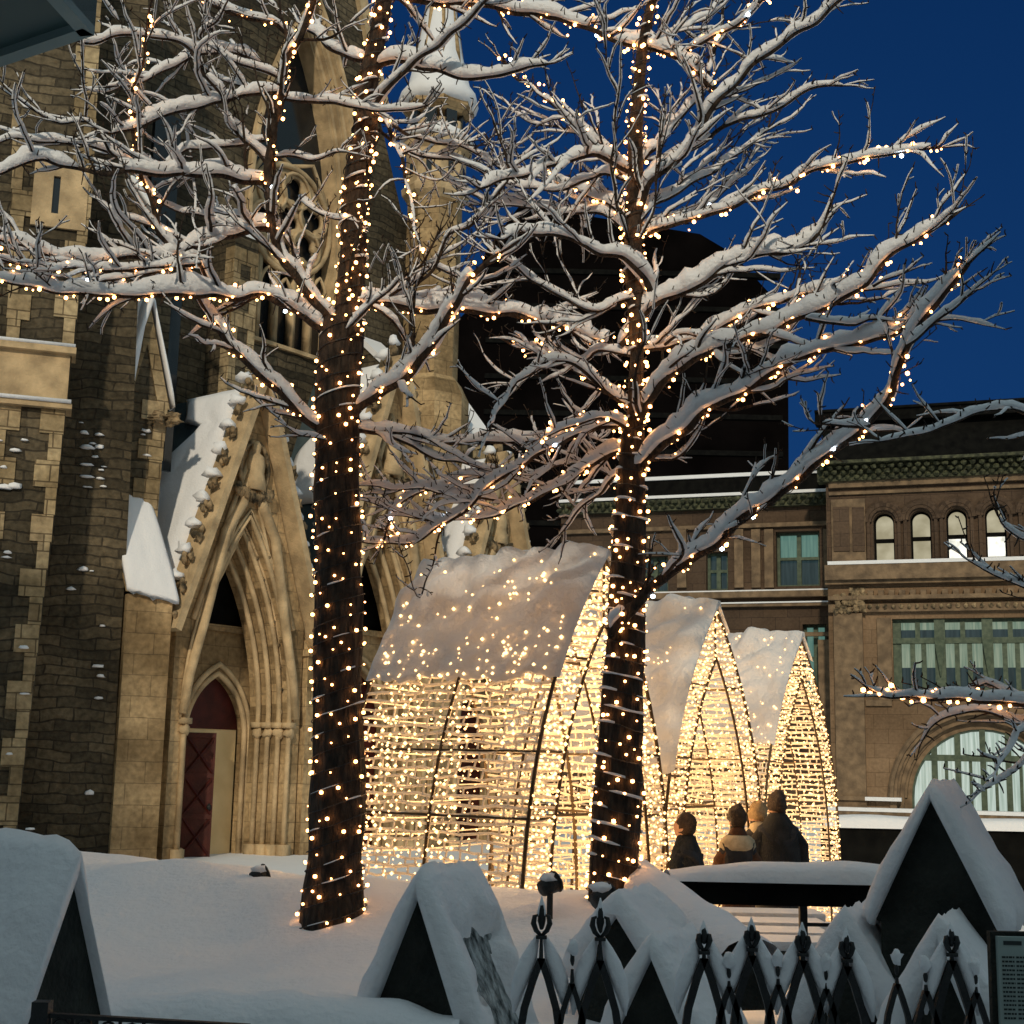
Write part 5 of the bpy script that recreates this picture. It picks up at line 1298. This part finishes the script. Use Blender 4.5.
L(t1, 9.3, 8.8, .022, .010, .09, [(262, 62), (225, 52), (185, 58), (160, 73), (140, 81), (106, 87)], side=.25, sl=.35)
L(t1, 9.2, 8.8, .018, .008, .045, [(290, 80), (256, 70), (220, 54), (200, 36), (215, 20), (228, 2)], side=.25, sl=.3)
L(t1, 9.2, 8.8, .026, .02, .045, [(300, 40), (275, 26), (256, 20), (222, 10), (180, -12)], litlab='string of warm lights on the dark branch at the very top left', sp=.08, side=.3, sl=.3)
L(t1, 9, 9.3, .030, .016, .085, [(372, 60), (351, 57), (328, 47), (316, 34), (300, 25)], side=.25, sl=.3)
L(t1, 9, 8.3, .030, .012, .085, [(378, 66), (400, 62), (416, 63), (446, 74), (476, 80), (512, 72), (547, 60)], side=.4, sl=.25)
L(t1, 8.8, 8.2, .022, .012, .06, [(371, 106), (396, 79), (431, 51), (461, 26), (492, -4)], side=.4, sl=.25)
L(t1, 8.9, 8.6, .022, .008, .065, [(282, 98), (318, 102), (356, 109), (396, 111), (426, 106)], side=.35, sl=.25)
L(t1, 8.9, 8.7, .016, .008, .05, [(274, 156), (306, 158), (346, 153)], side=.3, sl=.25)
L(t1, 9.2, 8.9, .015, .008, .055, [(300, 196), (323, 213), (356, 223)], side=.3, sl=.2)
L(t1, 9, 8.5, .022, .006, .03, [(374, 104), (385, 120), (396, 145), (403, 170), (411, 212), (418, 252)], litlab='string of warm lights on the drooping twig beside the spire turret', sp=.09, side=.3, sl=.3)
L(t1, 9.2, 9.5, .020, .008, .055, [(372, 118), (406, 135), (431, 141), (471, 148), (506, 173)], side=.2, sl=.4)
L(t1, 9.3, 9.7, .018, .008, .055, [(374, 130), (406, 150), (440, 158), (480, 172), (500, 195), (476, 240)], side=.2, sl=.4)
L(t1, 8.8, 8.5, .015, .008, .05, [(346, 326), (376, 300), (398, 281), (421, 260), (440, 236)], side=.3, sl=.3)
L(t1, 8.7, 8.4, .018, .010, .045, [(414, 365), (412, 310), (417, 287), (435, 262), (451, 238), (468, 228), (496, 195), (506, 172), (496, 125)], side=.24, sl=.35)
L(t1, 8.9, 8.8, .016, .012, .04, [(348, 303), (352, 262), (361, 225), (366, 180), (376, 145)], side=.6, sl=.2, litlab='string of warm lights on the thin upright beside the near tree stem', sp=.08)
L(t1, 9.2, 8.6, .034, .020, .09, [(380, -8), (410, -2), (440, 3), (490, 6), (550, 18), (587, 28), (624, 43), (652, 49), (690, 63), (712, 85)], litlab='string of warm lights along the snowy limb crossing the top of the picture', sp=.06, side=.3, sl=.35)
L(t1, 9.2, 9.6, .015, .007, .05, [(425, 262), (440, 270), (460, 282), (490, 300)], side=.25, sl=.3)
L(t1, 8.8, 8.2, .010, .003, .008, [(186, 128), (190, 160), (194, 200), (198, 266)], side=.5, sl=.1)
L(t1, 8.8, 8.6, .012, .006, .05, [(326, 440), (300, 432), (285, 428)], side=.3, sl=.15)
# ---- far tree (right)
Y2_ = 8.7
t2 = thing('bare_tree', 'bare snowy tree with the slimmer light wrapped trunk standing before the lit tunnels', 'tree', P(612, 892, Y2_))
_, tp2 = trunk(t2, Y2_, [(611, 930, 50), (612, 895, 47), (615, 840, 46), (619, 780, 45), (622, 700, 42), (626, 620, 38), (629, 540, 34), (631, 470, 27), (633, 430, 23)])
_, tp2b = trunk(t2, Y2_, [(633, 440, 22), (635, 400, 15), (637, 350, 14), (635, 280, 18), (633, 220, 18), (635, 160, 16), (637, 110, 14), (641, 60, 12), (650, 10, 10), (658, -40, 8)], 'leader')
wrap(['string of warm lights and snow bands round the foot of the slimmer trunk', 'string of warm lights round the middle of the far tree trunk between the tunnel arches', 'string of warm lights round the far tree trunk where its lowest limbs leave'], tp2, .10, .010, .08, .011, .02, tilt=-.10)
wrap(['string of warm lights round the upper stem of the far tree, before the dark block', 'string of warm lights round the top of the far tree stem against blue sky'], tp2b, .09, .02, .07, .010, .15)
L(t2, 8.6, 7.2, .047, .020, .082, [(614, 640), (616, 622), (640, 600), (677, 567), (715, 541), (752, 512), (797, 480), (835, 449), (865, 426), (884, 402), (898, 370), (904, 352), (914, 332), (928, 310), (948, 288), (968, 263)], litlab='string of warm lights along the long diagonal right limb in front of the sandstone building', sp=.065, side=.4, sl=.35)
L(t2, 7.3, 7.0, .016, .005, .05, [(905, 345), (923, 331), (955, 307), (975, 292), (994, 270)], side=.3, sl=.15)
L(t2, 7.4, 7.2, .020, .008, .055, [(868, 424), (850, 428), (830, 426), (813, 422)], side=.3, sl=.25)
L(t2, 8.7, 7.8, .042, .015, .095, [(636, 440), (644, 412), (662, 385), (687, 365), (712, 350), (737, 340), (768, 331), (793, 319), (818, 308), (843, 296), (868, 283), (885, 262), (908, 245), (948, 222)], litlab='string of warm lights along the upper right limb reaching into the blue sky', sp=.07, side=.3, sl=.4)
L(t2, 7.9, 7.7, .014, .005, .045, [(870, 288), (885, 280), (915, 268)], side=.3, sl=.15)
L(t2, 8.7, 7.6, .042, .018, .095, [(634, 478), (657, 452), (675, 435), (702, 415), (725, 401), (747, 391), (768, 377), (793, 361), (818, 352), (843, 348), (868, 342), (893, 335), (908, 322)], litlab='string of warm lights along the right limb just above the roof line', sp=.06, side=.3, sl=.35)
L(t2, 7.7, 7.4, .018, .006, .05, [(900, 330), (918, 312), (943, 287), (966, 262)], side=.25, sl=.2)
L(t2, 7.7, 7.7, .018, .010, .055, [(806, 320), (838, 325), (855, 323), (868, 316), (892, 320)], side=.4, sl=.2)
L(t2, 9, 8.2, .024, .010, .085, [(632, 350), (667, 348), (702, 336), (732, 321), (768, 306), (810, 296), (850, 284)], litlab='string of warm lights on the level limb right of the far tree stem', sp=.07, side=.3, sl=.35)
L(t2, 8.7, 9.3, .026, .012, .06, [(634, 175), (650, 152), (662, 140), (687, 110), (704, 90), (712, 60), (722, 20), (728, -20)], side=.3, sl=.4)
L(t2, 8.7, 8.0, .032, .014, .07, [(634, 222), (652, 184), (687, 150), (712, 112), (737, 82), (770, 51), (811, 24), (845, 0), (870, -20)], side=.25, sl=.4)
L(t2, 8.8, 8.4, .026, .010, .06, [(636, 190), (655, 172), (687, 150), (708, 137), (742, 117), (763, 113), (804, 93), (841, 84)], side=.35, sl=.3)
L(t2, 8.7, 9.2, .024, .012, .055, [(636, 225), (652, 210), (687, 187), (725, 162), (745, 148), (768, 130)], side=.3, sl=.35)
L(t2, 8.8, 9.2, .022, .010, .06, [(636, 236), (660, 225), (687, 215), (712, 201), (730, 186), (745, 170)], side=.3, sl=.35)
L(t2, 8.8, 8.0, .026, .010, .07, [(636, 242), (655, 230), (692, 221), (725, 212), (759, 195), (794, 181), (828, 165), (865, 157), (913, 154), (940, 149)], litlab='string of warm lights on the topmost right limb against the open sky', sp=.065, side=.3, sl=.3)
L(t2, 8.8, 8.2, .034, .012, .11, [(622, 345), (640, 325), (660, 303), (681, 292), (702, 283), (725, 268), (759, 256), (794, 252), (817, 236), (836, 196)], side=.28, sl=.4)
L(t2, 8.7, 9.4, .024, .010, .055, [(622, 172), (607, 150), (587, 132), (562, 115), (537, 90), (517, 77), (500, 60)], litlab='string of warm lights on the upper left limb of the far tree', sp=.055, side=.3, sl=.35)
L(t2, 8.8, 9.5, .016, .007, .045, [(620, 168), (587, 140), (562, 126), (537, 122), (512, 110)], side=.3, sl=.3)
L(t2, 8.7, 8.2, .026, .014, .085, [(628, 168), (610, 162), (592, 158), (567, 157), (537, 171), (512, 178), (480, 190)], side=.3, sl=.35)
L(t2, 8.7, 9.3, .02, .008, .06, [(630, 182), (607, 172), (587, 179), (562, 188), (524, 187), (500, 180)], side=.25, sl=.35)
L(t2, 8.7, 9.4, .026, .012, .06, [(634, 228), (620, 213), (600, 201), (570, 188), (545, 180)], litlab='string of warm lights on the short left limb below the far tree fork', sp=.05, side=.3, sl=.35)
L(t2, 8.8, 9.6, .022, .010, .07, [(634, 232), (600, 214), (562, 210), (512, 206), (480, 205)], side=.22, sl=.45)
L(t2, 8.7, 8.0, .030, .012, .08, [(650, 300), (637, 268), (600, 251), (562, 238), (517, 230), (500, 236)], side=.28, sl=.35)
L(t2, 8.7, 8.3, .020, .008, .05, [(640, 300), (624, 300), (595, 311), (567, 298), (537, 283), (512, 265), (490, 252)], side=.25, sl=.4)
L(t2, 8.7, 9.6, .026, .012, .06, [(632, 405), (620, 400), (600, 386), (582, 371), (562, 360), (537, 350), (512, 345)], litlab='string of warm lights on the left limb beneath the level limb, before the dark block', sp=.055, side=.25, sl=.35)
L(t2, 8.8, 9.3, .018, .008, .06, [(634, 355), (600, 352), (587, 360), (562, 363), (537, 371), (512, 385)], side=.22, sl=.35)
L(t2, 8.8, 8.3, .022, .010, .055, [(630, 408), (607, 392), (585, 372), (562, 364), (538, 367), (515, 385), (500, 402), (487, 430)], side=.3, sl=.3)
L(t2, 8.7, 8.5, .022, .010, .075, [(632, 428), (617, 420), (597, 418), (572, 428), (540, 438)], litlab='string of warm lights on the snow humped stub left of the far tree trunk', sp=.045, side=.3, sl=.25)
L(t2, 8.7, 9.4, .026, .012, .07, [(630, 425), (600, 425), (565, 440), (535, 455), (502, 480), (482, 498), (467, 512), (441, 527), (416, 541), (391, 546), (360, 541)], litlab='string of warm lights on the drooping left limb above the tunnel roof', sp=.06, side=.2, sl=.3)
L(t2, 8.7, 9.3, .026, .012, .08, [(630, 445), (600, 462), (568, 482), (543, 494), (518, 504), (492, 517), (472, 520)], litlab='string of warm lights on the lowest left limb of the far tree', sp=.07, side=.22, sl=.3)
L(t2, 9.3, 9.3, .018, .010, .06, [(500, 470), (472, 478), (441, 488), (416, 496), (398, 508), (386, 526), (382, 543)], litlab='string of warm lights on the dark hooked branch before the second portal', sp=.05, side=.25, sl=.25)
L(t2, 9.3, 9.2, .018, .006, .075, [(500, 500), (454, 497), (424, 490), (391, 490), (355, 484)], side=.25, sl=.25)
L(t2, 9.2, 9.4, .016, .006, .07, [(450, 520), (424, 521), (391, 508), (355, 501)], side=.25, sl=.25)
L(t2, 8.7, 9.3, .018, .007, .055, [(632, 470), (610, 480), (590, 500), (570, 520), (560, 535)], side=.2, sl=.3)
L(t2, 8.8, 9.4, .018, .006, .05, [(630, 480), (600, 470), (570, 462), (540, 472), (520, 480)], side=.2, sl=.3)
L(t2, 9.3, 9.1, .010, .004, .02, [(441, 527), (437, 545), (430, 570), (420, 597), (409, 575), (400, 545)], side=.5, sl=.1)
L(t2, 8.6, 8.1, .014, .005, .03, [(628, 225), (617, 200), (613, 170), (614, 120), (616, 95), (608, 60), (600, 20)], side=.3, sl=.3)
L(t2, 8.6, 8.3, .012, .005, .03, [(642, 238), (655, 200), (660, 160), (661, 110)], side=.4, sl=.25)
L(t2, 8.8, 9.3, .018, .008, .05, [(640, 60), (655, 45), (680, 30), (710, 12), (740, -10)], side=.2, sl=.4)
L(t2, 8.8, 8.2, .018, .010, .05, [(652, 52), (680, 50), (702, 42), (740, 22), (770, -5)], litlab='string of warm lights on the short branch at the far tree crown top', sp=.06, side=.2, sl=.4)
L(t2, 8.8, 8.0, .016, .006, .045, [(664, 345), (690, 330), (720, 360), (750, 372), (775, 368)], side=.25, sl=.3)
# ---- third tree, mostly outside the right edge
Y3_ = 6.8
t3 = thing('bare_tree', 'bare tree at the right edge, branches reaching over the big arch window', 'tree', Vector((P(1130, 900, Y3_).x, Y3_, 0)))
trunk(t3, Y3_, [(1130, 1150, 60), (1130, 900, 52), (1128, 720, 46), (1125, 560, 40), (1120, 400, 30), (1110, 250, 20)])
L(t3, 6.8, 6.6, .032, .010, .05, [(1128, 740), (1070, 716), (1024, 704), (980, 701), (960, 699), (932, 702), (906, 699), (884, 695), (864, 686)], litlab='string of warm lights on the branch above the big arch window at the right edge', sp=.055, side=.16, sl=.15)
L(t3, 6.8, 6.3, .020, .006, .04, [(1128, 800), (1060, 735), (1024, 729), (1011, 738), (999, 756), (995, 772)], side=.2, sl=.14)
L(t3, 6.8, 6.5, .018, .005, .035, [(1060, 720), (1024, 764), (1005, 776), (993, 784), (977, 795)], side=.2, sl=.2)
L(t3, 6.8, 6.9, .018, .007, .04, [(1060, 716), (1020, 722), (980, 712), (950, 715), (930, 728), (920, 742)], side=.2, sl=.14)
L(t3, 6.8, 7.0, .016, .006, .035, [(1040, 706), (1010, 694), (985, 686), (967, 694), (940, 690), (915, 692)], side=.2, sl=.13)
L(t3, 6.8, 6.4, .020, .007, .05, [(1124, 470), (1060, 430), (1024, 409), (990, 412), (960, 419), (920, 432), (880, 437)], side=.35, sl=.2)
L(t3, 6.8, 6.6, .016, .005, .04, [(1126, 640), (1060, 600), (1024, 590), (1000, 577), (968, 562)], side=.2, sl=.2)
L(t3, 6.8, 6.6, .014, .005, .035, [(1126, 560), (1060, 540), (1024, 545), (1005, 530), (998, 500)], side=.2, sl=.2)
# ================================================================ LIGHT
w = bpy.data.worlds.new('World'); SC.world = w; w.use_nodes = True; nt = w.node_tree; N, Lk = nt.nodes, nt.links; bg = N['Background']
geo = N.new('ShaderNodeNewGeometry'); tc = N.new('ShaderNodeTexCoord')
dt = N.new('ShaderNodeVectorMath'); dt.operation = 'DOT_PRODUCT'; dt.inputs[1].default_value = (0, -.7, .7); Lk.new(tc.outputs['Generated'], dt.inputs[0])
rp_ = N.new('ShaderNodeValToRGB'); e = rp_.color_ramp.elements
mr = N.new('ShaderNodeMapRange'); mr.inputs['From Min'].default_value = -.75; mr.inputs['From Max'].default_value = .75; Lk.new(dt.outputs['Value'], mr.inputs['Value']); Lk.new(mr.outputs[0], rp_.inputs[0])
e[0].position = .0; e[0].color = (.008, .052, .185, 1); e[1].position = .36; e[1].color = (.003, .025, .100, 1)
x = e.new(.62); x.color = (.155, .225, .255, 1); x = e.new(.95); x.color = (.31, .40, .42, 1)
sky = N.new('ShaderNodeTexSky'); sky.sky_type = 'NISHITA'; sky.sun_disc = False; sky.sun_elevation = R(-6); sky.sun_rotation = R(190)
mxs = N.new('ShaderNodeMixRGB'); mxs.blend_type = 'ADD'; mxs.inputs[0].default_value = .05; Lk.new(rp_.outputs[0], mxs.inputs[1]); Lk.new(sky.outputs[0], mxs.inputs[2])
Lk.new(mxs.outputs[0], bg.inputs[0]); bg.inputs[1].default_value = 1.0
sl_ = bpy.data.lights.new('street_floodlight', 'SUN'); sl_.energy = 1.85; sl_.angle = R(2.2); sl_.color = (1.0, .86, .64)
so = bpy.data.objects.new('street_floodlight', sl_); COL.objects.link(so)
so.rotation_euler = Vector((-.12, -.89, .44)).to_track_quat('Z', 'Y').to_euler()
# unseen block added behind camera to shade fence, lawn and tower foot
mb = MB(); mb.box((0, -12, 6.45), 90, 8, 12.9); mb.box((-20.7, -12.2, 11.5), 16, 7.4, 23); 
for i in range(12):
    for j in range(3): mb.box((-40+i*7, -7.95, 2.5+j*3.6), 3, .2, 2)
struct('shade_block', mb, 'brownstone_dark')
SC.cycles.use_denoising = True; SC.cycles.sample_clamp_indirect = 2.0; SC.cycles.sample_clamp_direct = 0
SC.cycles.max_bounces = 5; SC.cycles.diffuse_bounces = 3; SC.cycles.transmission_bounces = 3; SC.cycles.use_light_tree = True
SC.view_settings.view_transform = 'Standard'; SC.view_settings.look = 'None'; SC.view_settings.exposure = 0; SC.view_settings.gamma = 1
print('BULBS', BULBN, 'OBJ', len(bpy.data.objects))
